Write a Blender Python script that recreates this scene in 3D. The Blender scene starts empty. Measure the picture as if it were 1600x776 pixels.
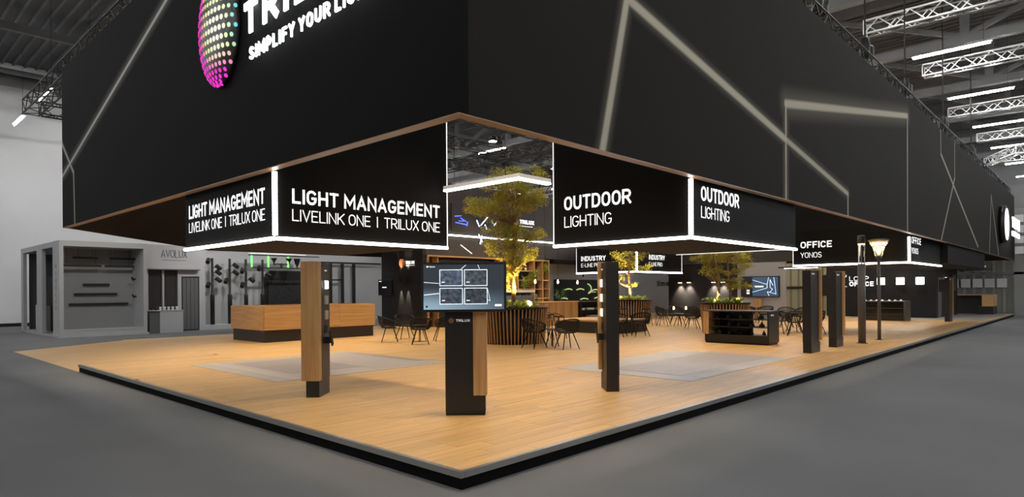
import bpy, bmesh, math, random
from mathutils import Vector, Matrix
random.seed(7)
S = bpy.context.scene
COL = S.collection
PI = math.pi
R = math.radians

# ------------------------------------------------------------------ camera
YAW, ROLL = 0.7536, -0.00725
cam_d = bpy.data.cameras.new('camera')
cam = bpy.data.objects.new('camera', cam_d); COL.objects.link(cam)
fw = Vector((math.cos(YAW), math.sin(YAW), 0)); rt0 = Vector((math.sin(YAW), -math.cos(YAW), 0)); up0 = Vector((0, 0, 1))
rt = rt0*math.cos(ROLL) + up0*math.sin(ROLL); up = up0*math.cos(ROLL) - rt0*math.sin(ROLL)
m = Matrix((rt, up, -fw)).transposed().to_4x4(); m.translation = (-3.787, -4.1815, 1.6)
cam.matrix_world = m
cam_d.sensor_width = 36; cam_d.lens = 998.3/1600*36; cam_d.shift_y = 65.0/1600; cam_d.clip_end = 300
S.camera = cam
S.view_settings.view_transform = 'Standard'; S.view_settings.look = 'None'
S.view_settings.gamma = 1; S.view_settings.exposure = 0.0; S.view_settings.use_curve_mapping = False
S.cycles.use_denoising = True
S.cycles.max_bounces = 6
S.cycles.sample_clamp_indirect = 6

# ------------------------------------------------------------------ world: dim ambient light of the rest of the hall
w = bpy.data.worlds.new('world'); S.world = w; w.use_nodes = True
w.node_tree.nodes['Background'].inputs[0].default_value = (0.9, 0.95, 1.0, 1)
w.node_tree.nodes['Background'].inputs[1].default_value = 0.07

HALL_TUBE = 125.0      # emission of the hall's tube lights
SPOT_W = 850.0        # truss spotlights over the stand
SIGN_TUBE = 9.0       # light tubes round the hanging signs
FL = -0.165           # level of the hall floor; the stand's deck is z = 0

# ------------------------------------------------------------------ materials
MATS = {}
def mat(name, c=(.5, .5, .5), rough=.5, metal=0.0, emit=None, es=0.0, noise=None, bump=0.0, trans=0.0, alpha=1.0, spec=None):
    if name in MATS: return MATS[name]
    mt = bpy.data.materials.new(name); mt.use_nodes = True; MATS[name] = mt
    nt = mt.node_tree; b = nt.nodes['Principled BSDF']
    b.inputs['Base Color'].default_value = (*c, 1); b.inputs['Roughness'].default_value = rough
    b.inputs['Metallic'].default_value = metal
    if spec is not None: b.inputs['Specular IOR Level'].default_value = spec
    if emit: b.inputs['Emission Color'].default_value = (*emit, 1); b.inputs['Emission Strength'].default_value = es
    if trans: b.inputs['Transmission Weight'].default_value = trans
    if alpha < 1: b.inputs['Alpha'].default_value = alpha
    if noise:
        sc, am = noise
        g = nt.nodes.new('ShaderNodeNewGeometry'); n = nt.nodes.new('ShaderNodeTexNoise')
        n.inputs['Scale'].default_value = sc; n.inputs['Detail'].default_value = 5
        nt.links.new(g.outputs['Position'], n.inputs['Vector'])
        r = nt.nodes.new('ShaderNodeValToRGB')
        r.color_ramp.elements[0].position = .3; r.color_ramp.elements[1].position = .7
        r.color_ramp.elements[0].color = (*[x*(1-am) for x in c], 1); r.color_ramp.elements[1].color = (*[min(1, x*(1+am)) for x in c], 1)
        nt.links.new(n.outputs['Fac'], r.inputs['Fac']); nt.links.new(r.outputs['Color'], b.inputs['Base Color'])
        if bump:
            bp = nt.nodes.new('ShaderNodeBump'); bp.inputs['Strength'].default_value = bump; bp.inputs['Distance'].default_value = .01
            nt.links.new(n.outputs['Fac'], bp.inputs['Height']); nt.links.new(bp.outputs['Normal'], b.inputs['Normal'])
    return mt

def wood(name, light, dark, axis=0, rough=.4, world=True, vary=.12, scale=1.0, attr=False):
    """wood with long grain along an axis; each board (object) differs a little"""
    mt = bpy.data.materials.new(name); mt.use_nodes = True; MATS[name] = mt
    nt = mt.node_tree; L = nt.links; b = nt.nodes['Principled BSDF']; N = nt.nodes.new
    g = N('ShaderNodeNewGeometry')
    if attr:
        a = N('ShaderNodeAttribute'); a.attribute_name = 'rnd'; rnd = a.outputs['Fac']
    else:
        a = N('ShaderNodeObjectInfo'); rnd = a.outputs['Random']
    add = N('ShaderNodeVectorMath'); add.operation = 'ADD'
    mul = N('ShaderNodeMath'); mul.operation = 'MULTIPLY'; mul.inputs[1].default_value = 37
    L.new(rnd, mul.inputs[0]); cb = N('ShaderNodeCombineXYZ')
    for i in range(3): L.new(mul.outputs[0], cb.inputs[i])
    L.new(g.outputs['Position'], add.inputs[0]); L.new(cb.outputs[0], add.inputs[1])
    mp = N('ShaderNodeMapping'); sc = [19*scale]*3; sc[axis] = .55*scale; mp.inputs['Scale'].default_value = sc
    L.new(add.outputs[0], mp.inputs['Vector'])
    n = N('ShaderNodeTexNoise'); n.inputs['Scale'].default_value = 1.3; n.inputs['Detail'].default_value = 6; n.inputs['Roughness'].default_value = .6; n.inputs['Distortion'].default_value = .6
    L.new(mp.outputs[0], n.inputs['Vector'])
    r = N('ShaderNodeValToRGB'); r.color_ramp.elements[0].position = .32; r.color_ramp.elements[1].position = .66
    r.color_ramp.elements[0].color = (*dark, 1); r.color_ramp.elements[1].color = (*light, 1)
    L.new(n.outputs['Fac'], r.inputs['Fac'])
    hs = N('ShaderNodeHueSaturation'); mr = N('ShaderNodeMapRange'); mr.inputs['To Min'].default_value = 1-vary; mr.inputs['To Max'].default_value = 1+vary
    L.new(rnd, mr.inputs['Value']); L.new(mr.outputs[0], hs.inputs['Value']); L.new(r.outputs[0], hs.inputs['Color'])
    L.new(hs.outputs[0], b.inputs['Base Color']); b.inputs['Roughness'].default_value = rough
    return mt

BLACK = mat('black_lacquer', (.012, .011, .010), .42)
BLACKM = mat('black_metal', (.011, .0105, .010), .5, .0, spec=.3)
WALLK = mat('dark_wall_paint', (.020, .019, .0195), .7, spec=.2, noise=(1.2, .15))
WALLB = mat('dark_brown_wall', (.045, .038, .033), .6, noise=(.8, .15))
SIGNK = mat('sign_face', (.0095, .0088, .0086), .7, spec=.12)
CARPET = mat('grey_carpet', (.155, .156, .158), .95, noise=(.35, .12))
WHITEP = mat('hall_wall_paint', (.86, .86, .86), .8, noise=(.25, .05))
GREYP = mat('grey_panel', (.44, .44, .447), .7, noise=(.7, .06))
GREYD = mat('dark_grey_panel', (.11, .11, .112), .6, noise=(.7, .1))
GREYCUBE = mat('grey_cube_paint', (.42, .42, .422), .7, noise=(.5, .05))
STEEL = mat('roof_steel', (.125, .125, .124), .6, noise=(1.5, .12))
DECKM = mat('roof_deck', (.10, .10, .10), .7, noise=(.6, .15))
ALU = mat('aluminium_truss', (.8, .8, .8), .3, .6)
TRIM = mat('silver_edge_trim', (.45, .45, .44), .3, .8)
BRONZE = mat('bronze_soffit', (.30, .165, .085), .45, .1)
LIGHTW = mat('white_light_tube', (1, 1, 1), .4, emit=(1, .955, .90), es=SIGN_TUBE)
LIGHTS = mat('slim_light_line', (1, 1, 1), .4, emit=(1, .96, .92), es=1.1)
LETTER = mat('lit_white_lettering', (1, 1, 1), .4, emit=(1, 1, 1), es=1.0)
LETTERS = mat('dim_white_lettering', (.8, .8, .8), .4, emit=(1, 1, 1), es=.35)
LOGOW = mat('bright_logo_letters', (1, 1, 1), .4, emit=(.93, .96, 1), es=2.5)
HTUBE = mat('hall_light_tube', (1, 1, 1), .4, emit=(1, 1, 1), es=HALL_TUBE)
SCREENK = mat('screen_black_glass', (.006, .006, .007), .15)
WHITEG = mat('white_gloss', (.7, .7, .7), .35)
GLASS = mat('clear_glass', (.95, .95, .95), .03, trans=1.0)
WARMG = mat('warm_lamp_glow', (1, .8, .4), .4, emit=(1, .72, .28), es=4.5)
WARMS = mat('small_warm_bulb', (1, .8, .4), .4, emit=(1, .78, .45), es=14.0)
COLDL = mat('cold_square_lamp', (1, 1, 1), .4, emit=(.82, .92, 1), es=9.0)
NEUTL = mat('neutral_square_lamp', (1, 1, 1), .4, emit=(1, .98, .94), es=9.0)
WARML = mat('warm_square_lamp', (1, 1, 1), .4, emit=(1, .86, .66), es=9.0)
SWATCH = mat('lit_sample_panel', (1, 1, 1), .5, emit=(1, .92, .8), es=1.6)
SWATCHU = mat('unlit_sample_panel', (.45, .42, .37), .5, noise=(60, .2))
GREENL = mat('green_light_rod', (.3, 1, .25), .4, emit=(.16, .9, .12), es=1.1)
BLUEL = mat('blue_light_rod', (.1, .2, 1), .4, emit=(.12, .16, 1), es=1.4)
ICEL = mat('ice_light_rod', (.8, .9, 1), .4, emit=(.55, .8, 1), es=2.2)
LIMEL = mat('lime_light_arc', (.7, .9, .4), .4, emit=(.55, .72, .25), es=.8)
WOODC = wood('counter_oak', (.69, .41, .165), (.47, .25, .09), axis=0, world=False)
WOODCY = wood('counter_oak_cross', (.69, .41, .165), (.47, .25, .09), axis=1, world=False)
WOODV = wood('upright_oak', (.60, .355, .145), (.40, .22, .08), axis=2)
WOODS = wood('slat_oak', (.50, .285, .125), (.33, .175, .07), axis=2, vary=.2)
PLANKM = wood('floor_oak', (.76, .47, .195), (.53, .30, .11), axis=0, rough=.40, vary=.07)
PLANKA = wood('floor_oak_field', (.76, .47, .195), (.53, .30, .11), axis=0, rough=.40, vary=.07, attr=True)
LEAFM = mat('tree_leaf', (.50, .45, .045), .5, noise=(3.0, .35))
LEAFG = mat('planter_leaf', (.34, .48, .09), .45, noise=(5.0, .45))
LEAFD = mat('dark_leaf', (.03, .11, .03), .4, noise=(5.0, .3))
BARK = mat('bark', (.32, .19, .10), .8, noise=(9, .3))
for _m in (LEAFM, LEAFG):
    nt = _m.node_tree; b = nt.nodes['Principled BSDF']; b.inputs['Subsurface Weight'].default_value = 0
    tr = nt.nodes.new('ShaderNodeBsdfTranslucent'); mx = nt.nodes.new('ShaderNodeMixShader'); mx.inputs[0].default_value = .35
    tr.inputs[0].default_value = (.5, .46, .05, 1)
    nt.links.new(b.outputs[0], mx.inputs[1]); nt.links.new(tr.outputs[0], mx.inputs[2])
    nt.links.new(mx.outputs[0], nt.nodes['Material Output'].inputs['Surface'])

# ------------------------------------------------------------------ mesh building
LOC = {}
class MB:
    def __init__(s): s.v = []; s.f = []
    def box(s, x0, y0, z0, x1, y1, z1):
        if x0 > x1: x0, x1 = x1, x0
        if y0 > y1: y0, y1 = y1, y0
        if z0 > z1: z0, z1 = z1, z0
        n = len(s.v)
        s.v += [(x0, y0, z0), (x1, y0, z0), (x1, y1, z0), (x0, y1, z0), (x0, y0, z1), (x1, y0, z1), (x1, y1, z1), (x0, y1, z1)]
        s.f += [tuple(n+i for i in q) for q in ((0, 3, 2, 1), (4, 5, 6, 7), (0, 1, 5, 4), (1, 2, 6, 5), (2, 3, 7, 6), (3, 0, 4, 7))]
        return s
    def prism(s, poly, z0, z1):
        n = len(s.v); k = len(poly)
        s.v += [(x, y, z0) for x, y in poly] + [(x, y, z1) for x, y in poly]
        s.f.append(tuple(n+i for i in reversed(range(k)))); s.f.append(tuple(n+k+i for i in range(k)))
        for i in range(k): j = (i+1) % k; s.f.append((n+i, n+j, n+k+j, n+k+i))
        return s
    def tube(s, pts, r, n=6, cap=True, r1=None):
        pts = [Vector(p) for p in pts]; K = len(pts); base = len(s.v)
        t0 = (pts[1]-pts[0]).normalized()
        ref = Vector((0, 0, 1)) if abs(t0.z) < .9 else Vector((1, 0, 0))
        u = t0.cross(ref).normalized()
        for i, p in enumerate(pts):
            t = (pts[min(i+1, K-1)]-pts[max(i-1, 0)]).normalized()
            u = (u - t*u.dot(t)).normalized(); vv = t.cross(u)
            rr = r if r1 is None else r + (r1-r)*i/(K-1)
            if isinstance(r, (list, tuple)): rr = r[i]
            for j in range(n):
                a = 2*PI*j/n + PI/n
                s.v.append(tuple(p + u*math.cos(a)*rr + vv*math.sin(a)*rr))
        for i in range(K-1):
            for j in range(n):
                k = (j+1) % n
                s.f.append((base+i*n+j, base+i*n+k, base+(i+1)*n+k, base+(i+1)*n+j))
        if cap:
            s.f.append(tuple(base+j for j in reversed(range(n)))); s.f.append(tuple(base+(K-1)*n+j for j in range(n)))
        return s
    def lathe(s, prof, c=(0, 0, 0), n=24, cap=True):
        base = len(s.v); K = len(prof)
        for r, z in prof:
            for j in range(n):
                a = 2*PI*j/n; s.v.append((c[0]+r*math.cos(a), c[1]+r*math.sin(a), c[2]+z))
        for i in range(K-1):
            for j in range(n):
                k = (j+1) % n
                s.f.append((base+i*n+j, base+i*n+k, base+(i+1)*n+k, base+(i+1)*n+j))
        if cap:
            s.f.append(tuple(base+j for j in reversed(range(n)))); s.f.append(tuple(base+(K-1)*n+j for j in range(n)))
        return s
    def quad(s, a, b, c, d):
        n = len(s.v); s.v += [tuple(a), tuple(b), tuple(c), tuple(d)]; s.f.append((n, n+1, n+2, n+3)); return s
    def mesh(s, name, m, org=(0, 0, 0), smooth=False):
        me = bpy.data.meshes.new(name)
        me.from_pydata([(x-org[0], y-org[1], z-org[2]) for x, y, z in s.v], [], s.f)
        if m: me.materials.append(m)
        if smooth:
            for p in me.polygons: p.use_smooth = True
        me.update(); return me
    def build(s, name, m, parent=None, smooth=False, kind=None, label=None):
        org = LOC.get(parent.name, (0, 0, 0)) if parent else (0, 0, 0)
        o = bpy.data.objects.new(name, s.mesh(name, m, org, smooth)); COL.objects.link(o)
        if parent: o.parent = parent; LOC[o.name] = org
        if kind: o['kind'] = kind
        if label: o['label'] = label
        return o
def box(*a): return MB().box(*a)
def tube(*a, **k): return MB().tube(*a, **k)
def thing(name, label, cat, loc=(0, 0, 0), rz=0.0, group=None, local=False):
    """an Empty at the thing's base; parts are given in world coordinates unless local"""
    o = bpy.data.objects.new(name, None); COL.objects.link(o); o.empty_display_size = .1
    o.location = loc; o.rotation_euler = (0, 0, rz); o['label'] = label; o['category'] = cat
    if group: o['group'] = group
    LOC[o.name] = (0, 0, 0) if (local or rz) else tuple(loc)
    return o
def tag(o, label, cat, group=None, kind=None):
    o['label'] = label; o['category'] = cat
    if group: o['group'] = group
    if kind: o['kind'] = kind
    return o
def struct(name, mb, m, label=None, smooth=False, parent=None):
    o = mb.build(name, m, parent, smooth)
    if not parent: o['kind'] = 'structure'
    if label: o['label'] = label
    return o
def copy_tree(o, parent=None):
    c = o.copy(); COL.objects.link(c); c.parent = parent
    for ch in list(o.children): copy_tree(ch, c)
    return c
def inst(name, me, parent, loc, rot=None, scale=None, color=None):
    """a piece that shares mesh data, placed in its parent's coordinates"""
    o = bpy.data.objects.new(name, me); COL.objects.link(o); o.parent = parent; o.location = loc
    if rot: o.rotation_euler = rot
    if scale: o.scale = scale
    if color: o.color = color
    return o
def relabel(o, label): o['label'] = label; return o
# ------------------------------------------------------------------ a plain stroke alphabet for the signs
def _arc(cx, cy, rx, ry, a0, a1, n=7): return [(cx+rx*math.cos(R(a0+(a1-a0)*i/n)), cy+ry*math.sin(R(a0+(a1-a0)*i/n))) for i in range(n+1)]
GLY = {
 'A': (.66, [[(0, 0), (.5, 1), (1, 0)], [(.2, .3), (.8, .3)]]), 'B': (.6, [[(0, 0), (0, 1), (.5, 1)]+_arc(.55, .76, .4, .24, 90, -90)+[(0, .52)], [(.5, .52)]+_arc(.55, .26, .45, .26, 90, -90)+[(0, 0)]]),
 'C': (.58, [_arc(.5, .66, .5, .34, 30, 180)+_arc(.5, .34, .5, .34, 180, 330)]), 'D': (.62, [[(0, 0), (0, 1)]+_arc(.45, .64, .55, .36, 90, 0)+_arc(.45, .36, .55, .36, 0, -90)+[(0, 0)]]),
 'E': (.52, [[(1, 1), (0, 1), (0, 0), (1, 0)], [(0, .51), (.85, .51)]]), 'F': (.5, [[(1, 1), (0, 1), (0, 0)], [(0, .5), (.85, .5)]]),
 'G': (.62, [_arc(.5, .66, .5, .34, 35, 180)+_arc(.5, .34, .5, .34, 180, 360)+[(1, .45), (.62, .45)]]), 'H': (.62, [[(0, 0), (0, 1)], [(1, 0), (1, 1)], [(0, .5), (1, .5)]]),
 'I': (.0, [[(.5, 0), (.5, 1)]]), 'K': (.62, [[(0, 0), (0, 1)], [(1, 1), (0, .4)], [(.3, .58), (1, 0)]]), 'L': (.5, [[(0, 1), (0, 0), (1, 0)]]),
 'M': (.8, [[(0, 0), (0, 1), (.5, .3), (1, 1), (1, 0)]]), 'N': (.64, [[(0, 0), (0, 1), (1, 0), (1, 1)]]),
 'O': (.63, [_arc(.5, .64, .5, .36, 0, 180)+_arc(.5, .36, .5, .36, 180, 360)+[(1, .64)]]), 'P': (.58, [[(0, 0), (0, 1), (.5, 1)]+_arc(.5, .72, .5, .28, 90, -90)+[(0, .44)]]),
 'R': (.62, [[(0, 0), (0, 1), (.5, 1)]+_arc(.52, .73, .45, .27, 90, -90)+[(0, .46)], [(.5, .46), (1, 0)]]),
 'S': (.58, [_arc(.5, .75, .46, .25, 25, 270)+_arc(.5, .25, .5, .25, 90, -155)]), 'T': (.58, [[(0, 1), (1, 1)], [(.5, 1), (.5, 0)]]),
 'U': (.62, [[(0, 1)]+_arc(.5, .36, .5, .36, 180, 360)+[(1, 1)]]), 'V': (.64, [[(0, 1), (.5, 0), (1, 1)]]), 'W': (.9, [[(0, 1), (.27, 0), (.5, .8), (.73, 0), (1, 1)]]),
 'X': (.62, [[(0, 0), (1, 1)], [(0, 1), (1, 0)]]), 'Y': (.62, [[(0, 1), (.5, .45), (1, 1)], [(.5, .45), (.5, 0)]]), '-': (.3, [[(0, .42), (1, .42)]]),
 'q': (.5, [_arc(.5, .35, .5, .32, 0, 360, 12), [(1, .7), (1, -.25)]]), 'm': (.75, [[(0, 0), (0, .68)], [(0, .5)]+_arc(.25, .5, .25, .18, 180, 0)+[(.5, 0)], [(.5, .5)]+_arc(.75, .5, .25, .18, 180, 0)+[(1, 0)]]),
 'a': (.5, [_arc(.5, .35, .5, .32, 0, 360, 12), [(1, .68), (1, 0)]]), 'i': (.0, [[(.5, 0), (.5, .68)], [(.5, .88), (.5, 1)]]), 'l': (.0, [[(.5, 0), (.5, 1)]]),
}
def text(name, s, m, parent, p0, xd, ud, width, height, depth=.003, bold=.11, gap=.13, wide=1.0):
    """stroke lettering; p0 = left end of the baseline, fitted to width x height; every word is a part of its own"""
    xd, ud = Vector(xd).normalized(), Vector(ud).normalized(); nd = xd.cross(ud); p0 = Vector(p0)
    org = Vector(LOC.get(parent.name, (0, 0, 0))) if parent else Vector()
    st = bold; x = 0; words = [[]]
    for ch in s:
        if ch == ' ': x += .32; words.append([]); continue
        gw, ls = GLY[ch]; gw = gw*wide+st if ch in 'Iil' else gw*wide+.12
        for pl in ls: words[-1].append([(x+st/2+px*(gw-st), st/2+py*(1-st)) for px, py in pl])
        x += gw+gap
    tot = x-gap; sx = width/tot; sy = height; hw = st/2*min(sx/sy, 1.25) if sx < sy else st/2
    out = []
    for wd in words:
        if not wd: continue
        mb = MB()
        for pl in wd:
            pts = [Vector((px*sx, py*sy)) for px, py in pl]; w2 = st*sy/2*(.5+.5*min(1, sx/sy))
            closed = (pts[0]-pts[-1]).length < 1e-6; n = len(pts)
            dirs = [(pts[i+1]-pts[i]).normalized() for i in range(n-1)]
            Lp, Rp = [], []
            for i in range(n):
                a = dirs[i-1] if i > 0 else (dirs[-1] if closed else dirs[0]); b = dirs[i] if i < n-1 else (dirs[0] if closed else dirs[-1])
                t = (a+b); t = t.normalized() if t.length > 1e-4 else b
                nrm = Vector((-t.y, t.x)); k = w2/max(.45, nrm.dot(Vector((-b.y, b.x))))
                p = pts[i].copy()
                if not closed and i == 0: p = p-b*w2*.98
                if not closed and i == n-1: p = p+a*w2*.98
                Lp.append(p+nrm*k); Rp.append(p-nrm*k)
            base = len(mb.v)
            for q in range(n):
                for pp in (Lp[q], Rp[q]):
                    for dz in (0, depth): mb.v.append(tuple(p0+xd*pp.x+ud*pp.y+nd*dz))
            for q in range(n-1):
                i0 = base+q*4; i1 = i0+4
                mb.f += [(i0+1, i0+3, i1+3, i1+1), (i0, i1, i1+2, i0+2), (i0, i0+1, i1+1, i1), (i0+2, i1+2, i1+3, i0+3)]
            if not closed: mb.f += [(base, base+2, base+3, base+1), (base+n*4-4, base+n*4-3, base+n*4-1, base+n*4-2)]
        out.append(mb.build(name, m, parent))
    return out
def lamp(name, kind, loc, energy, color, parent=None, target=None, **k):
    d = bpy.data.lights.new(name, kind); d.energy = energy; d.color = color
    for a, b in k.items(): setattr(d, a, b)
    o = bpy.data.objects.new(name, d); COL.objects.link(o)
    if parent: o.parent = parent; loc = Vector(loc) - Vector(LOC.get(parent.name, (0, 0, 0)))
    o.location = loc
    if target is not None:
        dv = Vector(target) - Vector(loc) - (Vector(LOC.get(parent.name, (0, 0, 0))) if parent else Vector())
        o.rotation_euler = dv.to_track_quat('-Z', 'Y').to_euler()
    return o
def truss(name, label, a, b, size, m, cat='truss', group=None, chord=.025, step=None):
    """square lattice truss between two points of its lower centre line: four chords and a zigzag web on each side"""
    a, b = Vector(a), Vector(b); d = (b-a); Ln = d.length; d.normalize()
    sd = d.cross(Vector((0, 0, 1))).normalized()*size/2; upv = Vector((0, 0, size))
    t = thing(name, label, cat, tuple(a), group=group)
    c = [a-sd, a+sd, a+sd+upv, a-sd+upv]
    for p in c: tube([p, p+d*Ln], chord, 6).build('chord', m, t)
    n = max(2, int(Ln/(step or size))); st = Ln/n
    for i in range(4):
        p, q = c[i], c[(i+1) % 4]; mb = MB()
        for k in range(n):
            u, v2 = (p, q) if k % 2 == 0 else (q, p)
            mb.tube([u+d*st*k, v2+d*st*(k+1)], chord*.6, 4, cap=False)
        for k in (0, n): mb.tube([p+d*st*k, q+d*st*k], chord*.6, 4, cap=False)
        mb.build('web', m, t)
    return t

# ================================================================== the hall
struct('floor', box(-45, -45, FL-.2, 75, 60, FL), CARPET, 'grey hall carpet around the stand')
struct('wall_left', box(-45, 39, FL, 75, 39.4, 15), WHITEP, 'white hall wall behind the grey cube stand')
struct('baseboard_left', box(-45, 38.94, FL, 75, 39, FL+.18), BLACK)
struct('wall_far', box(62, -45, FL, 62.4, 39, 15), GREYD)
ceil = struct('ceiling', box(-45, -45, 14.0, 75, 60, 14.2), DECKM, 'dim ribbed steel deck roof of the hall')
rib = box(-.05, -36, -.10, .05, 41, 0).mesh('deck_rib', STEEL)
for i in range(150):                                   # ribs of the roof deck in view
    x = -14 + i*.5
    inst('deck_rib', rib, ceil, (x, 0, 14.0))
def roof_girder(x, label):
    t = thing('roof_girder', label, 'girder', (x, -36, 11.2), group='steel girders of the hall roof')
    box(x-.18, -36, 13.5, x+.18, 38.9, 13.99).build('top_chord', STEEL, t)
    box(x-.18, -36, 11.2, x+.18, 38.9, 11.55).build('bottom_chord', STEEL, t)
    k = 0; y = -35.0
    while y < 38:
        box(x-.14, y-.16, 11.5, x+.14, y+.16, 13.55).build('post', STEEL, t)
        if y < 33:
            a, b = ((y, 11.5), (y+5, 13.5)) if k % 2 else ((y, 13.5), (y+5, 11.5))
            tube([(x, a[0], a[1]), (x, b[0], b[1])], .13, 4).build('brace', STEEL, t)
        y += 5; k += 1
for i, x in enumerate((-8.0, 6.0, 20.0, 27.0, 34.0, 41.0, 48.0, 55.0)):
    roof_girder(x, ('lattice roof girder above the camera side', 'lattice roof girder over the left end of the stand', 'nearest lattice roof girder seen past the right fascia', 'second lattice roof girder past the right fascia', 'third lattice roof girder past the right fascia', 'fourth lattice roof girder past the right fascia', 'fifth lattice roof girder past the right fascia', 'farthest lattice roof girder near the end wall')[i])
for y in (37.2, 35.5):
    tag(tube([(-30, y, 12.6), (60, y, 12.6)], .32 if y > 36 else .12, 12).build('ventilation_duct', STEEL, None, True),
        'thick round duct high along the white hall wall' if y > 36 else 'thin pipe running beside the thick duct under the roof', 'duct' if y > 36 else 'pipe')
for i, y in enumerate((-12.0, -4.5, 8, 16, 24, 31)):
    t = tag(box(-36, y-.1, 13.15, 61.9, y+.1, 13.5).build('purlin', STEEL), ('grey roof purlin farthest out over the aisle', 'grey roof purlin over the aisle beside the right fascia', 'grey roof purlin over the middle of the stand', 'grey roof purlin over the café', 'grey roof purlin over the shop front', 'grey roof purlin nearest the white hall wall')[i], 'purlin', 'purlins of the hall roof')
# tube lights of the hall, a regular grid
tube_me = tube([(0, 0, 0), (0, 2.3, 0)], .036, 8).mesh('tube', HTUBE)
rail_me = box(-.10, -.05, .04, .10, 2.35, .07).mesh('rail', STEEL)  # made wide over the tube to block its upward light
wire_me = tube([(0, .2, .1), (0, .2, 3.9)], .008, 4).mesh('wire', BLACKM)
for ix in range(-3, 9):
    for iy in range(-5, 7):
        x, y = 2.5+7*ix, -1.2+5.76*iy
        if y > 36.5: continue
        t = thing('hall_tube_light', 'white tube light hanging under the hall roof', 'tube light', (x, y, 10.0), group='tube lights of the hall')
        if iy == 0 and 3 <= ix <= 7: t['label'] = 'white tube light over the aisle, ' + ('nearest', 'second nearest', 'third nearest', 'fourth nearest', 'farthest')[ix-3] + ' above the right fascia'
        if ix == 0 and iy in (5, 6): t['label'] = ('upper white tube light beside the black truss end at the white wall', 'lower white tube light beside the black truss end at the white wall')[iy-5]
        inst('tube', tube_me, t, (0, 0, 0)); inst('rail', rail_me, t, (0, 0, 0)); inst('wire', wire_me, t, (0, 0, 0))

# silver trusses over the aisle on the far side
for i, (x, y0, lab) in enumerate(((19.2, 1.6, 'silver lattice truss nearest above the right fascia'), (25.3, 1.1, 'second silver lattice truss over the aisle'),
                                  (33.2, 1.5, 'third silver lattice truss over the aisle'), (40.5, 1.3, 'fourth silver lattice truss over the aisle, small'),
                                  (48.8, 1.5, 'farthest silver lattice truss over the aisle'))):
    truss('aluminium_truss', lab, (x, y0, 9.75), (x, -16, 9.75), .42, ALU, group='silver trusses over the aisle', chord=.035)
truss('aluminium_truss', 'slanting silver truss end hanging below the farthest trusses', (44.0, 1.2, 8.9), (40.6, -.6, 8.9), .42, ALU, group='silver trusses over the aisle', chord=.035)

# ================================================================== the stand's raised deck
PX, PY0 = 44.0, 12.74
deck = struct('floor_deck', MB().prism([(.03, .03), (PX, .03), (PX, 20.5), (3.0, 20.5), (3.0, PY0), (.03, PY0)], -.03, -.012), mat('joint_dark', (.10, .06, .03), .8), 'raised oak plank floor of the stand')
plank = MB().box(-.5, -.5, -.5, .5, .5, .5).mesh('plank', PLANKM)
rects = []
PWd, PLn = .22, 1.38
j = 0; y = .045
rnd = random.Random(3)
while y < 20.45:
    x = (.045 if y < PY0-.2 else 3.0) - rnd.random()*PLn
    lo = .045 if y < PY0-.2 else 3.0
    while x < PX-.05:
        a, b = max(x, lo), min(x+PLn, PX-.04)
        if b-a > .05: rects.append((a, b, y, min(y+PWd, 20.46)))
        x += PLn
    y += PWd; j += 1
cx, cy = -3.787, -4.1815
def pix(r):
    d = ((r[0]+r[1])/2-cx)*math.cos(YAW) + ((r[2]+r[3])/2-cy)*math.sin(YAW)
    return d
rects.sort(key=pix)
for (a, b, c, d) in rects[:300]:
    inst('plank', plank, deck, ((a+b)/2, (c+d)/2, -.006), scale=(b-a-.003, d-c-.003, .012))
fm = MB(); vals = []
for (a, b, c, d) in rects[300:]:
    fm.box(a+.0015, c+.0015, -.012, b-.0015, d-.0015, 0); vals.append(rnd.random())
fo = fm.build('plank_field', PLANKA, deck, kind='stuff')
at = fo.data.attributes.new('rnd', 'FLOAT', 'FACE')
for i, v in enumerate(vals):
    for k in range(6): at.data[i*6+k].value = v
rm = MB(); rm.v = [(0, PY0, FL), (3, PY0, FL), (3, 20.2, FL), (0, 20.2, FL), (0, PY0, FL+.004), (3, PY0, 0), (3, 20.2, 0), (0, 20.2, FL+.004)]
rm.f = [(0, 3, 2, 1), (4, 5, 6, 7), (0, 1, 5, 4), (1, 2, 6, 5), (2, 3, 7, 6), (3, 0, 4, 7)]
struct('floor_ramp', rm, PLANKM, 'oak ramp rising from the hall carpet onto the deck')
base = struct('platform_base', MB().prism([(.02, .02), (PX-.01, .02), (PX-.01, 20.48), (3.0, 20.48), (3.0, PY0), (.02, PY0)], FL, -.031), mat('base_black', (.006, .0058, .0055), .8, spec=.08), 'black side of the raised deck')
trims = (('trim_1', (-.005, 0, -.055, .045, PY0, .002)), ('trim_2', (.045, -.005, -.055, PX, .045, .002)), ('trim_3', (PX, -.005, -.055, PX+.03, 20.5, .002)))
for n, a in trims: struct(n, box(*a), TRIM, 'silver metal edge along the deck')
# grey floor sheet at the far end
tag(box(33.2, .2, .001, 43.8, 6.2, .006).build('grey_floor_mat', mat('grey_mat', (.28, .275, .27), .35)), 'grey floor covering at the far end of the deck', 'floor mat')
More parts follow.
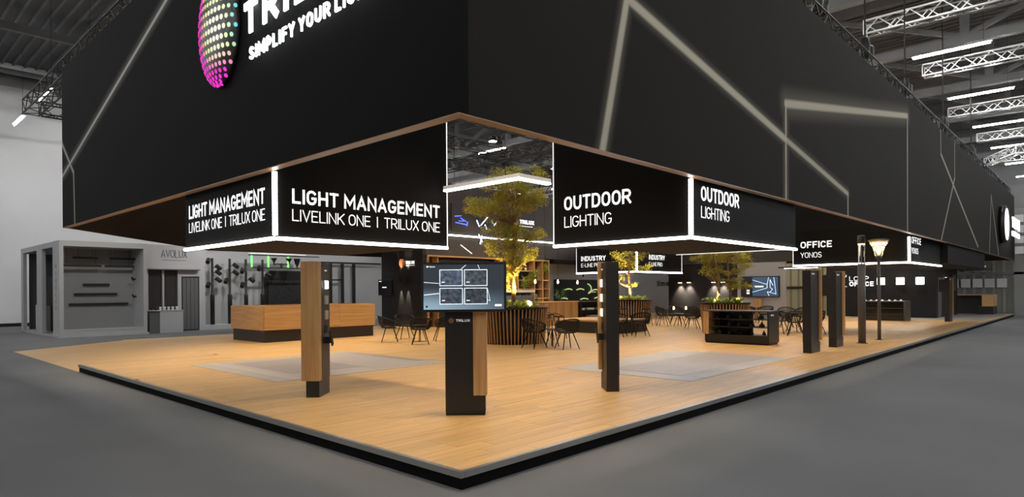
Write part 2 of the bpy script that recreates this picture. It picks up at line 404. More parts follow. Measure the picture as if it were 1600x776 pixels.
# pale translucent floor panels
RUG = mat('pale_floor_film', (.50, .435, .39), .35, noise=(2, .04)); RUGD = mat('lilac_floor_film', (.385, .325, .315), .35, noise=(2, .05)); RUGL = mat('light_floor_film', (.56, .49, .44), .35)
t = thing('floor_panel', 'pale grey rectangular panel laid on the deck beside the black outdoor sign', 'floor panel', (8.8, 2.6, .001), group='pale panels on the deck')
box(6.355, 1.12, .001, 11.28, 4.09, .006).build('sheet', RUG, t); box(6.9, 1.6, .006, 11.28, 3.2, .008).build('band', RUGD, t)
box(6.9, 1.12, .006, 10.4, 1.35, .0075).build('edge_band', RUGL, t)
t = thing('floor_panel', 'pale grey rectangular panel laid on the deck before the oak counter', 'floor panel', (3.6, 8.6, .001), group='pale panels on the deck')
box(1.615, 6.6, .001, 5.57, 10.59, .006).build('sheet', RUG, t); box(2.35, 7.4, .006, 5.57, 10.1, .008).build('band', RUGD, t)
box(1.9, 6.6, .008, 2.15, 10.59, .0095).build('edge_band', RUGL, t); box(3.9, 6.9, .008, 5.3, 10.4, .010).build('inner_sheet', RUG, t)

# ================================================================== hanging black fascia
FZ0, FZ1, FT = 3.17, 6.93, .12
def line_print(name, base, line, segs, ax):
    """black fabric with printed light beams: segs = (u0,v0,u1,v1,half width,glow width,strength)"""
    mt = bpy.data.materials.new(name); mt.use_nodes = True; nt = mt.node_tree; L = nt.links; N = nt.nodes.new
    b = nt.nodes['Principled BSDF']; b.inputs['Roughness'].default_value = .85; b.inputs['Specular IOR Level'].default_value = .15
    g = N('ShaderNodeNewGeometry'); sp = N('ShaderNodeSeparateXYZ'); L.new(g.outputs['Position'], sp.inputs[0])
    cb = N('ShaderNodeCombineXYZ'); L.new(sp.outputs[ax], cb.inputs[0]); L.new(sp.outputs[2], cb.inputs[1])
    P = cb.outputs[0]
    def M(op, a, c=None, d=None):
        n = N('ShaderNodeMath'); n.operation = op
        for i, q in enumerate((a, c, d)):
            if q is None: continue
            if isinstance(q, (int, float)): n.inputs[i].default_value = q
            else: L.new(q, n.inputs[i])
        return n.outputs[0]
    def V(op, a, c):
        n = N('ShaderNodeVectorMath'); n.operation = op
        for i, q in enumerate((a, c)):
            if isinstance(q, tuple): n.inputs[i].default_value = q
            else: L.new(q, n.inputs[i])
        return n
    tot = None
    for (u0, v0, u1, v1, hw, gw, st) in segs:
        du, dv = u1-u0, v1-v0; l2 = du*du+dv*dv
        rel = V('SUBTRACT', P, (u0, v0, 0.0)).outputs[0]
        tt = M('DIVIDE', V('DOT_PRODUCT', rel, (du, dv, 0.0)).outputs['Value'], l2)
        n = N('ShaderNodeClamp'); L.new(tt, n.inputs[0]); tt = n.outputs[0]
        q = N('ShaderNodeVectorMath'); q.operation = 'SCALE'; q.inputs[0].default_value = (du, dv, 0); L.new(tt, q.inputs['Scale'])
        ds = N('ShaderNodeVectorMath'); ds.operation = 'DISTANCE'; L.new(rel, ds.inputs[0]); L.new(q.outputs[0], ds.inputs[1])
        def fall(w0, w1, amp):
            r = N('ShaderNodeMapRange'); r.interpolation_type = 'SMOOTHSTEP'
            r.inputs['From Min'].default_value = w0; r.inputs['From Max'].default_value = w1; r.inputs['To Min'].default_value = amp; r.inputs['To Max'].default_value = 0
            L.new(ds.outputs['Value'], r.inputs['Value']); return r.outputs[0]
        s1 = M('ADD', fall(hw*.5, hw*1.5, st*.8), fall(0, gw, st*.2))
        tot = s1 if tot is None else M('MAXIMUM', tot, s1)
    mx = N('ShaderNodeMix'); mx.data_type = 'RGBA'; mx.inputs['A'].default_value = (*base, 1); mx.inputs['B'].default_value = (*line, 1)
    L.new(tot, mx.inputs['Factor']); L.new(mx.outputs['Result'], b.inputs['Base Color'])
    return mt
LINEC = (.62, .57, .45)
fabL = line_print('printed_fabric_side', (.0042, .0040, .0038), (.48, .465, .42), [  # same black fabric, base colour darkened for the shaded left face
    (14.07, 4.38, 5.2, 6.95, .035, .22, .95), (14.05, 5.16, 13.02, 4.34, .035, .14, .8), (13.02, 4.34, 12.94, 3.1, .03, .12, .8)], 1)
fabR = line_print('printed_fabric_front', (.0215, .0192, .0175), LINEC, [
    (2.16, 3.1, 2.708, 5.06, .055, .20, 1.0), (2.708, 5.06, 7.77, 4.225, .06, .20, 1.0), (7.77, 4.225, 11.4, 3.645, .05, .2, .85), (11.4, 3.645, 11.39, 3.1, .035, .12, .7),
    (7.76, 3.1, 7.78, 4.86, .03, .22, .9), (7.78, 4.86, 17.05, 6.44, .07, .42, .95), (17.05, 6.44, 16.97, 3.1, .04, .15, .8),
    (21.9, 7, 21.9, 6.1, .035, .12, .7), (21.9, 6.1, 30, 3.33, .045, .15, .75), (24.55, 7, 24.5, 5.6, .035, .12, .7), (24.5, 5.6, 21.78, 3.1, .045, .15, .75),
    (34.3, 5.98, 33.5, 3.1, .05, .15, .75), (34.3, 5.98, 37.0, 3.1, .05, .15, .75)], 0)
fas = thing('hanging_fascia', 'huge black fabric fascia hanging around the stand with printed light beams', 'fascia', (0, 0, FZ0))
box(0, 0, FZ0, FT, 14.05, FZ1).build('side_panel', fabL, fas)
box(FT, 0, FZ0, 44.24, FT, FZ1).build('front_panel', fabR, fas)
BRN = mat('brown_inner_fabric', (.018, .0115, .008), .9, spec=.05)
d = Vector((5.9, 6.5)).normalized(); nn = Vector((d.y, -d.x))*FT
MB().prism([(0, 14.05), (5.9, 20.55), (5.9+nn.x, 20.55+nn.y), (nn.x, 14.05+nn.y)], FZ0, FZ1).build('corner_panel', BRN, fas)
box(5.9, 20.5, FZ0, 44.24, 20.62, FZ1).build('back_panel', BRN, fas)
box(44.12, FT, FZ0, 44.24, 20.5, FZ1).build('end_panel', BRN, fas)
box(.0, .0, FZ0-.012, FT, 14.05, FZ0-.0005).build('soffit_edge', BRONZE, fas); box(FT, 0, FZ0-.012, 44.24, FT, FZ0-.0005).build('soffit_edge', BRONZE, fas)
truss('black_truss', 'black lattice truss on top of the left face of the fascia', (.35, .3, 6.98), (.35, 19.5, 6.98), .4, BLACKM, group='black trusses over the stand')
truss('black_truss', 'black lattice truss on top of the long right face of the fascia', (.6, .35, 6.98), (44.0, .35, 6.98), .4, BLACKM, group='black trusses over the stand')
truss('black_truss', 'black cross truss at the left end of the fascia, in front of the white wall', (.6, 19.3, 6.98), (12, 19.3, 6.98), .36, BLACKM, group='black trusses over the stand')
for y, lab in ((4.4, 'nearest the corner opening'), (10.6, 'above the tall tree'), (13.6, 'second behind the tall tree'), (16.6, 'nearest the café wall')):
    truss('black_truss', 'black inner truss running lengthwise ' + lab, (2.8 if y > 16 else 1.0, y, 6.95), (43.5, y, 6.95), .36, BLACKM, group='black trusses over the stand')
for x, lab in ((6.0, 'nearest the corner'), (13.7, 'over the café tables'), (21.0, 'over the far planters'), (29.0, 'over the white screen wall'), (37.0, 'over the far black cube')):
    truss('black_truss', 'black inner truss running crosswise ' + lab, (x, .8, 6.52), (x, 20.2, 6.52), .36, BLACKM, group='black trusses over the stand')
# chain hoists along the right truss
for i, (x, lab) in enumerate(((10.6, 'nearest'), (14.2, 'second'), (18.5, 'third'), (24.5, 'fourth'), (31.0, 'farthest'))):
    t = thing('chain_hoist', 'black chain hoist standing on the right fascia truss, ' + lab, 'hoist', (x, .35, 7.42), group='hoists on the right truss')
    MB().lathe([(.05, 7.40), (.10, 7.44), (.12, 7.7), (.10, 7.9), (.04, 7.95)], (x, .35, 0), 10).build('motor', BLACKM, t, True)
    tube([(x, .35, 7.94), (x, .35, 13.89)], .02, 5).build('chain', BLACKM, t)
    MB().lathe([(.02, 7.45), (.13, 7.5), (.15, 7.75), (.1, 7.8)], (x+.3, .35, 0), 8).build('chain_bag', BLACK, t, True)

# ------------------------------------------------------------------ logo on the left face
egg = thing('logo_dome', 'glowing egg-shaped logo dome with rainbow dots on the left fascia', 'logo', (-.02, 4.9, 5.30))
EY, EZ, EX = .58, .82, .17
prof = []
me = bpy.data.meshes.new('shell'); bm = bmesh.new(); bmesh.ops.create_uvsphere(bm, u_segments=40, v_segments=24, radius=1)
for v in bm.verts: v.co = (min(v.co.x*EX-.03, .018), v.co.y*EY, v.co.z*EZ)
bm.to_mesh(me); bm.free(); me.materials.append(mat('logo_shell', (.06, .06, .055), .3)); [setattr(p, 'use_smooth', True) for p in me.polygons]
o = bpy.data.objects.new('shell', me); COL.objects.link(o); o.parent = egg
dm = bpy.data.materials.new('rainbow_dot'); dm.use_nodes = True; nt = dm.node_tree
oi = nt.nodes.new('ShaderNodeObjectInfo'); em = nt.nodes.new('ShaderNodeEmission'); em.inputs[1].default_value = 1.0
nt.links.new(oi.outputs['Color'], em.inputs[0]); nt.links.new(em.outputs[0], nt.nodes['Material Output'].inputs[0])
dot = MB().lathe([(.0, .006), (.5, .006), (.5, 0)], n=10, cap=False).mesh('light_dot', dm)
nd = 0
for r_ in range(1, 20):
    el = -PI/2 + PI*r_/20; arc = []; acc = 0.0
    for q in range(721):                                # even spacing along the flattened ring
        a_ = PI/2 + PI*q/720; acc += math.hypot(EX*math.sin(a_), EY*math.cos(a_))*math.cos(el)*PI/720; arc.append((acc, a_))
    k = max(3, int(acc/.085))
    for c_ in range(k):
        az = min(arc, key=lambda u: abs(u[0]-acc*(c_ + .25 + .5*(r_ % 2))/k))[1]
        nx, ny, nz = math.cos(el)*math.cos(az), math.cos(el)*math.sin(az), math.sin(el)
        if nx > -.02: continue                       # only the side away from the wall
        p = Vector((nx*EX-.03, ny*EY, nz*EZ)); nrm = Vector((nx/EX, ny/EY, nz/EZ)).normalized()
        # colour: white-yellow centre, magenta low and left, cyan to the right
        side = ny+.35; low = -nz
        cen = max(0, 1 - math.hypot((ny+.40)*1.7, (nz+.1)*1.5))
        ye = Vector((.75, .95, .22)); mg = Vector((1.0, .05, .65)); cyn = Vector((.1, .75, .95)); wh = Vector((1, 1, .85))
        c = ye.copy()
        fm_ = min(1, max(0, (low-.42)*2.6) + max(0, side-.38)*2.4)
        fc = min(1, max(0, -side-.42)*4)
        c = c.lerp(mg, fm_).lerp(cyn, fc*(1-.5*fm_)).lerp(wh, min(1, cen*1.7))
        s = .066*(.75+.35*cen)
        q = nrm.to_track_quat('Z', 'Y')
        o = inst('light_dot', dot, egg, p+nrm*.004, scale=(s, s*1.2, 1), color=(*c, 1)); o.rotation_euler = q.to_euler(); nd += 1
sg = thing('fascia_lettering', 'large glowing white brand lettering with slogan on the left fascia', 'sign', (-.1, 3.0, 4.55))
text('brand_lettering', 'TRILUX', LOGOW, sg, (-.05, 4.10, 4.95), (0, -1, 0), (0, 0, 1), 2.75, .42, .02, bold=.23, wide=1.1, gap=.27)
text('slogan_lettering', 'SIMPLIFY YOUR LIGHT', LOGOW, sg, (-.05, 3.95, 4.60), (0, -1, 0), (0, 0, 1), 2.78, .165, .02, bold=.16, gap=.30)
t = thing('logo_disc', 'round white logo with name bars at the far end of the right fascia', 'logo', (37.6, -.2, 4.8))
ring = MB(); ring.tube([(37.6, -.02, 4.8), (37.6, -.26, 4.8)], .95, 28); ring.build('disc_rim', BLACK, t, True)
tube([(37.6, -.262, 4.8), (37.6, -.30, 4.8)], .82, 28).build('disc_face', LETTER, t)
text('brand_lettering', 'TRILUX', LOGOW, t, (39.0, -.35, 4.75), (1, 0, 0), (0, 0, 1), 3.4, .55, .06, bold=.25)
box(39.0, -.4, 4.3, 42.4, -.34, 4.55).build('slogan_bar', LOGOW, t)

# ================================================================== hanging sign boxes
def tube_seg(t, a, b, r=.03, name='light_tube', m=None): tube([a, b], r, 8).build(name, m or LIGHTW, t)
def sign_box(label, x0, x1, y0, y1, z0, z1, lines_l, lines_r, slim=(), e=.026, hang=()):
    t = thing('sign_box', label, 'sign', ((x0+x1)/2, (y0+y1)/2, z0), group='hanging sign boxes')
    box(x0, y0, z0, x1, y1, z1).build('box_body', SIGNK, t)
    for p in hang: tube([(p[0], p[1], z1), p], .006, 4).build('wire', BLACKM, t)
    tube_seg(t, (x0-.01, y0, z0-.012), (x0-.01, y1, z0-.012), e); tube_seg(t, (x0+.02, y0-.01, z0-.012), (x1, y0-.01, z0-.012), e)
    tube_seg(t, (x0-.012, y0-.012, z0+.03), (x0-.012, y0-.012, min(z1, FZ0-.03) if x0 < 20 else z1), e*1.25, 'corner_tube')
    for a, b in slim: tube_seg(t, a, b, e*.3, 'edge_light', LIGHTS)
    for (s, za, zb, ya, yb, bd) in lines_l:          # on the face towards -x
        text('lettering', s, LETTER, t, (x0-.004, ya, za), (0, -1, 0), (0, 0, 1), ya-yb, zb-za, .003, bold=bd)
    for (s, za, zb, xa, xb, bd) in lines_r:          # on the face towards -y
        text('lettering', s, LETTER, t, (xa, y0-.004, za), (1, 0, 0), (0, 0, 1), xb-xa, zb-za, .003, bold=bd)
    return t
B1, B0 = .165, .09
sign_box('black hanging sign box reading LIGHT MANAGEMENT with lit edges', .13, 3.04, 3.66, 6.70, 2.30, 4.4,
         [('LIGHT MANAGEMENT', 2.765, 2.975, 6.54, 3.94, B1), ('LIVELINK ONE  I  TRILUX ONE', 2.545, 2.70, 6.54, 3.94, B0)],
         [('LIGHT MANAGEMENT', 2.76, 2.955, .36, 2.885, B1), ('LIVELINK ONE  I  TRILUX ONE', 2.53, 2.685, .36, 2.885, B0)],
         slim=[((3.04, 3.65, 2.3), (3.04, 3.65, 4.4))])
sign_box('black hanging sign box reading OUTDOOR LIGHTING with lit edges', 4.49, 8.58, .13, 2.61, 2.335, 4.4,
         [('OUTDOOR', 2.90, 3.125, 2.386, 1.10, B1), ('LIGHTING', 2.62, 2.80, 2.386, 1.455, B0)],
         [('OUTDOOR', 2.872, 3.085, 4.80, 6.085, B1), ('LIGHTING', 2.625, 2.795, 4.80, 5.73, B0)],
         slim=[((4.48, 2.61, 2.34), (4.48, 2.61, 4.4)), ((8.58, .15, 2.33), (8.58, 2.6, 2.33))])
sign_box('black hanging sign box reading OFFICE YONOS farther along the right side', 18.70, 23.70, .32, 3.74, 2.371, 4.5,
         [('OFFICE', 2.943, 3.158, 3.496, 2.503, B1), ('YONOS', 2.614, 2.797, 3.496, 2.825, B0)],
         [('OFFICE', 2.96, 3.17, 19.05, 20.4, B1), ('YONOS', 2.65, 2.83, 19.05, 19.98, B0)],
         slim=[((18.69, 3.74, 2.37), (18.69, 3.74, 3.3))], e=.03, hang=((21, 1.0, 6.51), (21, 3.2, 6.51)))
sign_box('black hanging sign box reading INDUSTRY E-LINE PRO deep inside the stand', 24.07, 28.71, 13.31, 17.11, 2.496, 3.85,
         [('INDUSTRY', 3.136, 3.392, 16.79, 15.19, B1), ('E-LINE PRO', 2.803, 3.008, 16.79, 15.44, B0)],
         [('INDUSTRY', 3.136, 3.392, 25.25, 26.86, B1), ('E-LINE PRO', 2.803, 3.008, 25.25, 26.59, B0)],
         slim=[((24.06, 17.11, 2.5), (24.06, 17.11, 3.85)), ((28.71, 13.30, 2.5), (28.71, 13.30, 3.85))], e=.042, hang=((26, 13.6, 6.93), (26, 16.6, 6.93)))
tag(box(23.8, .12, 2.45, 33.0, 2.3, 3.4).build('dark_soffit_box', SIGNK), 'plain dark box hanging beyond the OFFICE sign', 'soffit box')
# corner-shaped pendant luminaire in the gap between the signs
t = thing('corner_pendant', 'white L-shaped light bar hanging in the corner opening before the tall tree', 'pendant light', (2.85, 1.9, 3.19))
PB = mat('pendant_body', (.75, .72, .69), .4, emit=(1, .95, .9), es=.25)
box(2.85, 1.90, 3.195, 2.93, 3.52, 3.25).build('light_arm', PB, t); box(2.93, 1.90, 3.195, 3.56, 1.98, 3.25).build('light_arm', PB, t)
box(2.85, 1.90, 3.165, 2.93, 3.52, 3.194).build('diffuser', LIGHTW, t); box(2.93, 1.90, 3.165, 3.56, 1.98, 3.194).build('diffuser', LIGHTW, t)
for p in ((2.89, 2.2), (2.89, 3.3), (3.4, 1.94)): tube([(*p, 3.25), (*p, 6.95)], .004, 4).build('wire', BLACKM, t)

# ================================================================== inner walls of the stand
wl = struct('wall_side', box(13.65, 17.45, 0, 13.85, 20.45, 6.4), WALLK, 'dark wall with a lit logo behind the café chairs')
struct('wall_cafe_lintel', box(22.21, 17.8, 3.25, 30.0, 17.95, 6.5), WALLB)
struct('wall_cafe', box(13.86, 17.8, 0, 22.2, 17.95, 6.5), WALLB, 'dark brown café wall above the oak shelf')
struct('wall_back', box(22.0, 20.25, 0, 34.0, 20.45, 3.16), GREYP, 'pale wall band behind the industry display')
struct('wall_upper', box(25.6, 20.0, 3.17, 44.0, 20.2, 6.5), WALLK)
struct('wall_seating', box(30.0, 10.66, 0, 30.2, 14.86, 3.4), WALLK, 'dark wall with small spotlights behind the far tables')
struct('wall_white', box(29.95, 8.12, 0, 30.15, 10.66, 2.98), mat('white_wall', (.42, .40, .38), .6), 'white wall behind the wall screen')
struct('wall_grey', box(34.5, 14.0, 0, 34.7, 23, 3.3), mat('light_grey_wall', (.30, .31, .33), .6), 'light grey wall seen past the slatted planter')
struct('wall_lintel', box(29.9, 3.5, 3.0, 30.25, 14.9, 4.2), WALLB, 'dark lintel above the white screen wall')
# ribbed olive wall behind the far seating
rw = struct('wall_ribbed', box(36.2, 7.7, 0, 36.35, 12.6, 3.1), mat('olive_wall', (.30, .275, .19), .6), 'ribbed olive wall behind the far seating')
ribo = box(0, 0, 0, .07, .09, 3.0).mesh('rib', mat('olive_rib', (.17, .155, .11), .5))
for i in range(11): inst('rib', ribo, rw, (36.13, 7.75+i*.45, .02))
box(36.1, 7.7, 1.55, 36.13, 12.6, 1.7).build('rail', BLACK, rw)
# far corrugated wall
cw = struct('wall_corrugated', box(46.35, -3.0, FL, 46.5, 14.5, 5.2), mat('grey_green_wall', (.13, .13, .118), .55), 'ribbed grey wall at the far end')
ribm = box(0, 0, 0, .06, .16, 5.37).mesh('rib', mat('grey_green_rib', (.19, .19, .175), .5))
for i in range(34): inst('rib', ribm, cw, (46.29, -2.95+i*.51, FL))
box(46.2, -3.0, 2.35, 46.3, 14.5, 2.5).build('rail', GREYD, cw)
for i in range(5): box(46.16, .55+i*.62, 1.55, 46.19, 1.05+i*.62, 2.1).build('pane', GREYP, cw)
struct('wall_tower', box(46.2, -3.0, FL, 46.28, .2, 6.4), mat('tower_grey', (.2, .2, .19), .6))
for i in range(4): tag(box(46.1, -.3+.02, 3.6+i*.65, 46.19, .15, 4.05+i*.65).build('window_sign', WHITEG), ('lowest', 'second lowest', 'second highest', 'highest')[i] + ' pale square in the column beside the far fascia end', 'panel', 'pale squares by the far fascia end')

# ================================================================== oak reception counter
t = thing('reception_counter', 'oak-clad reception counter on a black plinth at the left of the deck', 'counter', (7.55, 16.4, 0))
box(5.53, 15.24, 0, 9.58, 17.52, .39).build('plinth', mat('plinth_black', (.022, .017, .014), .5), t)
for a, b in ((5.50, 6.86), (6.864, 8.20), (8.204, 9.63)): box(a, 15.19, .385, b, 15.24, 1.15).build('front_panel', WOODC, t)
for a, b in ((15.242, 16.4), (16.404, 17.57)): box(5.47, a, .385, 5.52, b, 1.15).build('side_panel', WOODCY, t)
box(9.58, 15.242, .385, 9.63, 17.57, 1.15).build('side_panel', WOODCY, t); box(5.52, 17.52, .385, 9.58, 17.57, 1.15).build('back_panel', WOODC, t)
box(5.52, 15.24, 1.05, 9.58, 17.52, 1.09).build('recessed_top', BLACK, t)
box(5.52, 15.24, 1.12, 9.58, 15.6, 1.15).build('top_ledge', WOODC, t); box(5.52, 15.6, 1.12, 5.9, 17.52, 1.15).build('top_ledge', WOODCY, t)

# ================================================================== information kiosks
TH = YAW - PI/2
def kiosk(label, loc, rz, dep, disp, wood_end, lit, phone=True, h=2.03, box_side=False):
    """narrow black column (0.2 wide) with an oak slab at one end and lamp samples on one long face (disp = +1 right, -1 left)"""
    t = thing('lamp_kiosk', label, 'kiosk', loc, rz, group='black and oak lamp kiosks')
    y0, y1 = -dep/2, dep/2
    box(-.10, y0+.02, 0, .10, y1-.02, .26).build('base', BLACK, t)
    if wood_end == 'front':
        box(-.10, y0+.135, .26, .10, y1, h).build('body', BLACK, t)
        box(-.165, y0, .25, .102, y0+.133, h+.02).build('oak_slab', WOODV, t)
    else:
        box(-.10, y0, .26, .10, y1-.10, h).build('body', BLACK, t)
        s = disp
        box(-.10 if s > 0 else -.15, y1-.098, .30, .15 if s > 0 else .10, y1+.0, h+.02).build('oak_slab', WOODV, t)
    x = .10*disp
    if lit is not None:
        fr = mat('sample_frame', (.42, .40, .37), .5)
        for i, l in enumerate(lit):
            z = h-.33-.235*i
            box(x, .0, z-.07, x+.012*disp, .17, z+.07).build('sample_frame', fr, t)
            box(x+.012*disp, .012, z-.06, x+.02*disp, .158, z+.06).build('lamp_sample', {0: SWATCHU, 1: SWATCH, 2: NEUTL}[l], t)
        for k in range(3): box(x, .01+.055*k, h-1.08, x+.01*disp, .045+.055*k, h-.96).build('vent', BLACKM, t)
        text('brand_lettering', 'TRILUX', LETTERS, t, (x+.002*disp, .15 if disp < 0 else .02, h-.12), (0, disp, 0), (0, 0, 1), .12, .022, .002, bold=.2)
        hd = MB(); hd.box(-.03, -.012, -.13, .03, .012, .13)
        o = hd.build('handset', mat('handset_black', (.02, .02, .02), .25), t); o.location = (x+.09*disp, .07, h-1.16); o.rotation_euler = (0, R(-28)*disp, PI/2)
        box(x, .03, h-1.24, x+.07*disp, .12, h-1.14).build('handset_holder', BLACKM, t)
    else:
        text('brand_lettering', 'TRILUX', LETTERS, t, (.101, y0+.06, h-.1), (0, 1, 0), (0, 0, 1), .22, .035, .002, bold=.2)
    if box_side: box(-.34, y0+.1, h-.65, -.101, y1-.15, h-.08).build('side_unit', BLACK, t)
    return t
kiosk('tall oak-fronted lamp kiosk with one bright sample, before the oak counter', (1.373, 4.795, 0), R(-48), .55, 1, 'front', (2, 0, 0), h=2.035)
kiosk('tall black lamp kiosk with three lit samples, under the OUTDOOR sign', (4.743, 1.683, 0), R(-45), .52, -1, 'back', (1, 1, 1))
kiosk('black kiosk with oak edge beside the black display counter', (12.94, 1.28, 0), R(-90), .68, 1, 'back', None)
kiosk('black kiosk with oak edge and a side unit, next to the street lamps', (14.98, 1.31, 0), R(-90), .62, 1, 'back', None, box_side=True)
kiosk('small far black kiosk with oak edge before the far end counter', (31.7, 1.34, 0), R(-90), .72, 1, 'back', None, box_side=True)

# kiosk with the touch screen
t = thing('screen_kiosk', 'black kiosk carrying a large lit touch screen at the front of the deck', 'kiosk', (1.84, 1.93, 0), TH)
box(-.255, -.10, .03, .255, .12, 1.5).build('body', BLACK, t); box(-.25, -.095, 0, .25, .115, .03).build('foot', BLACKM, t)
box(.105, -.135, .26, .275, .10, 1.5).build('oak_slab', WOODV, t)
text('brand_lettering', 'TRILUX', LETTERS, t, (-.115, -.102, 1.20), (1, 0, 0), (0, 0, 1), .18, .032, .002, bold=.2, wide=1.2)
lg = tube([(-.175, -.1005, 1.215), (-.175, -.108, 1.215)], .035, 16).build('logo_disc', mat('small_logo', (.25, .12, .06), .5), t)
tv = box(-.535, -.26, 1.33, .535, -.20, 1.955).build('screen_housing', BLACK, t)
box(-.2, -.20, 1.4, .2, -.10, 1.8).build('screen_mount', BLACKM, t)
scm = bpy.data.materials.new('touch_screen'); scm.use_nodes = True; nt = scm.node_tree; N = nt.nodes.new; L = nt.links
tc = N('ShaderNodeTexCoord'); sp = N('ShaderNodeSeparateXYZ'); L.new(tc.outputs['Object'], sp.inputs[0])
g1 = N('ShaderNodeMapRange'); g1.inputs['From Min'].default_value = 1.36; g1.inputs['From Max'].default_value = 1.66; g1.inputs['To Min'].default_value = 1; g1.inputs['To Max'].default_value = 0; g1.interpolation_type = 'SMOOTHSTEP'; L.new(sp.outputs[2], g1.inputs[0])
g2 = N('ShaderNodeMapRange'); g2.inputs['From Min'].default_value = -.5; g2.inputs['From Max'].default_value = .55; g2.inputs['To Min'].default_value = 1; g2.inputs['To Max'].default_value = .15; L.new(sp.outputs[0], g2.inputs[0])
mu = N('ShaderNodeMath'); mu.operation = 'MULTIPLY'; L.new(g1.outputs[0], mu.inputs[0]); L.new(g2.outputs[0], mu.inputs[1])
cr = N('ShaderNodeValToRGB'); cr.color_ramp.elements[0].color = (.035, .043, .055, 1); cr.color_ramp.elements[1].color = (.33, .47, .58, 1); L.new(mu.outputs[0], cr.inputs[0])
b = nt.nodes['Principled BSDF']; b.inputs['Base Color'].default_value = (.01, .01, .01, 1); b.inputs['Roughness'].default_value = .15
L.new(cr.outputs[0], b.inputs['Emission Color']); b.inputs['Emission Strength'].default_value = 1
scr = box(-.505, -.263, 1.362, .505, -.26, 1.925).build('screen', scm, tv)
ICE = mat('screen_ice_line', (1, 1, 1), .4, emit=(.72, .9, 1), es=1.1)
def tile(x0, z0, x1, z1, c):
    mm = mat('screen_tile_%d' % int(c[2]*1000), (.02, .02, .02), .3, emit=c, es=1, noise=None)
    nt = mm.node_tree; n = nt.nodes.new('ShaderNodeTexNoise'); n.inputs['Scale'].default_value = 22; r = nt.nodes.new('ShaderNodeValToRGB')
    r.color_ramp.elements[0].position = .35; r.color_ramp.elements[1].position = .75
    r.color_ramp.elements[0].color = (*[q*.45 for q in c], 1); r.color_ramp.elements[1].color = (*[q*1.9 for q in c], 1)
    tcx = nt.nodes.new('ShaderNodeTexCoord'); nt.links.new(tcx.outputs['Object'], n.inputs['Vector'])
    nt.links.new(n.outputs['Fac'], r.inputs[0]); nt.links.new(r.outputs[0], nt.nodes['Principled BSDF'].inputs['Emission Color'])
    box(x0, -.266, z0, x1, -.263, z1).build('screen_tile', mm, tv)
    f = MB(); e = .008
    f.box(x0-e, -.268, z0-e, x1+e, -.263, z0); f.box(x0-e, -.268, z1, x1+e, -.263, z1+e); f.box(x0-e, -.268, z0, x0, -.263, z1); f.box(x1, -.268, z0, x1+e, -.263, z1)
    f.build('tile_frame', ICE, tv)
    box(x0+.02, -.2685, z0+.035, x0+.06, -.266, z0+.045).build('tile_caption', LETTER, tv)
tile(-.295, 1.665, -.02, 1.855, (.075, .10, .145)); tile(.015, 1.665, .29, 1.855, (.06, .072, .09)); tile(-.295, 1.435, -.02, 1.625, (.05, .062, .085)); tile(.015, 1.435, .29, 1.625, (.042, .05, .062))
def beam(a, b, r): tube([(a[0], -.2645, a[1]), (b[0], -.2645, b[1])], r, 4).build('screen_beam', ICE, tv)
beam((-.5, 1.705), (-.31, 1.69), .004); beam((-.5, 1.545), (-.31, 1.565), .006); beam((-.03, 1.87), (.03, 1.92), .004); beam((.2, 1.87), (.18, 1.92), .004); beam((.30, 1.62), (.33, 1.47), .003); beam((.30, 1.48), (.33, 1.47), .003)
box(.39, -.266, 1.40, .475, -.263, 1.425).build('screen_button', LETTER, tv)
tube([(-.465, -.263, 1.40), (-.465, -.266, 1.40)], .014, 12).build('screen_button', mat('screen_dark_button', (.05, .06, .07), .4), tv)
tube([(-.455, -.263, 1.90), (-.455, -.266, 1.90)], .011, 12).build('screen_logo', LETTER, tv)
text('screen_lettering', 'TRILUX', LETTER, tv, (-.435, -.2635, 1.892), (1, 0, 0), (0, 0, 1), .075, .014, .002, bold=.2)

# ================================================================== furniture kit
def make_chair():
    t = thing('wire_chair', 'black wire shell chair', 'chair', (0, 0, 0), group='black wire chairs', local=True)
    sr, sz = .235, .44
    def rim(a):   # a = 0 at the front, PI at the back
        k = (1-math.cos(a))/2
        return Vector((math.sin(a)*(.345-.03*k), -math.cos(a)*(.29+.06*k)+.02, .63+.19*k**1.3))
    def seat(a): return Vector((math.sin(a)*sr, -math.cos(a)*sr, sz))
    MB().lathe([(.02, sz-.012), (sr*.75, sz-.01), (sr, sz+.004), (sr, sz+.016), (sr*.75, sz+.004), (.02, sz)], (0, 0, 0), 20).build('seat', BLACKM, t, True)
    A = [R(52)+(R(308)-R(52))*i/36 for i in range(37)]
    pts = [seat(R(52))+Vector((0, 0, .005)), (seat(R(52))+rim(R(52)))/2+Vector((.02, -.03, 0))] + [rim(a) for a in A] + [(seat(R(308))+rim(R(308)))/2+Vector((-.02, -.03, 0)), seat(R(308))+Vector((0, 0, .005))]
    tube(pts, .015, 6).build('back_rim', BLACKM, t, True)
    mb = MB()
    for i in range(0, 37):
        for s in (-1, 1):
            a = A[i]; b = min(max(a+s*R(17), A[0]), A[-1])
            p, q = seat(a), rim(b); mid = (p+q)/2; mid += Vector((mid.x, mid.y, 0)).normalized()*.035; mid.z -= .035
            mb.tube([p, mid, q], .0062, 3, cap=False)
    mb.build('woven_back', BLACKM, t)
    for sx in (-1, 1):
        for sy in (-1, 1): tube([(sx*.12, sy*.12, sz-.005), (sx*.25, sy*.25, 0)], .018, 6, r1=.013).build('leg', BLACKM, t)
    return t
chair0 = make_chair(); _first = [True]
def chair(x, y, face, label, group):
    """face = direction (degrees in plan) the sitter looks"""
    c = chair0 if _first[0] else copy_tree(chair0); _first[0] = False
    c.location = (x, y, .001); c.rotation_euler = (0, 0, R(face+90)); c['label'] = label; c['group'] = group
    return c
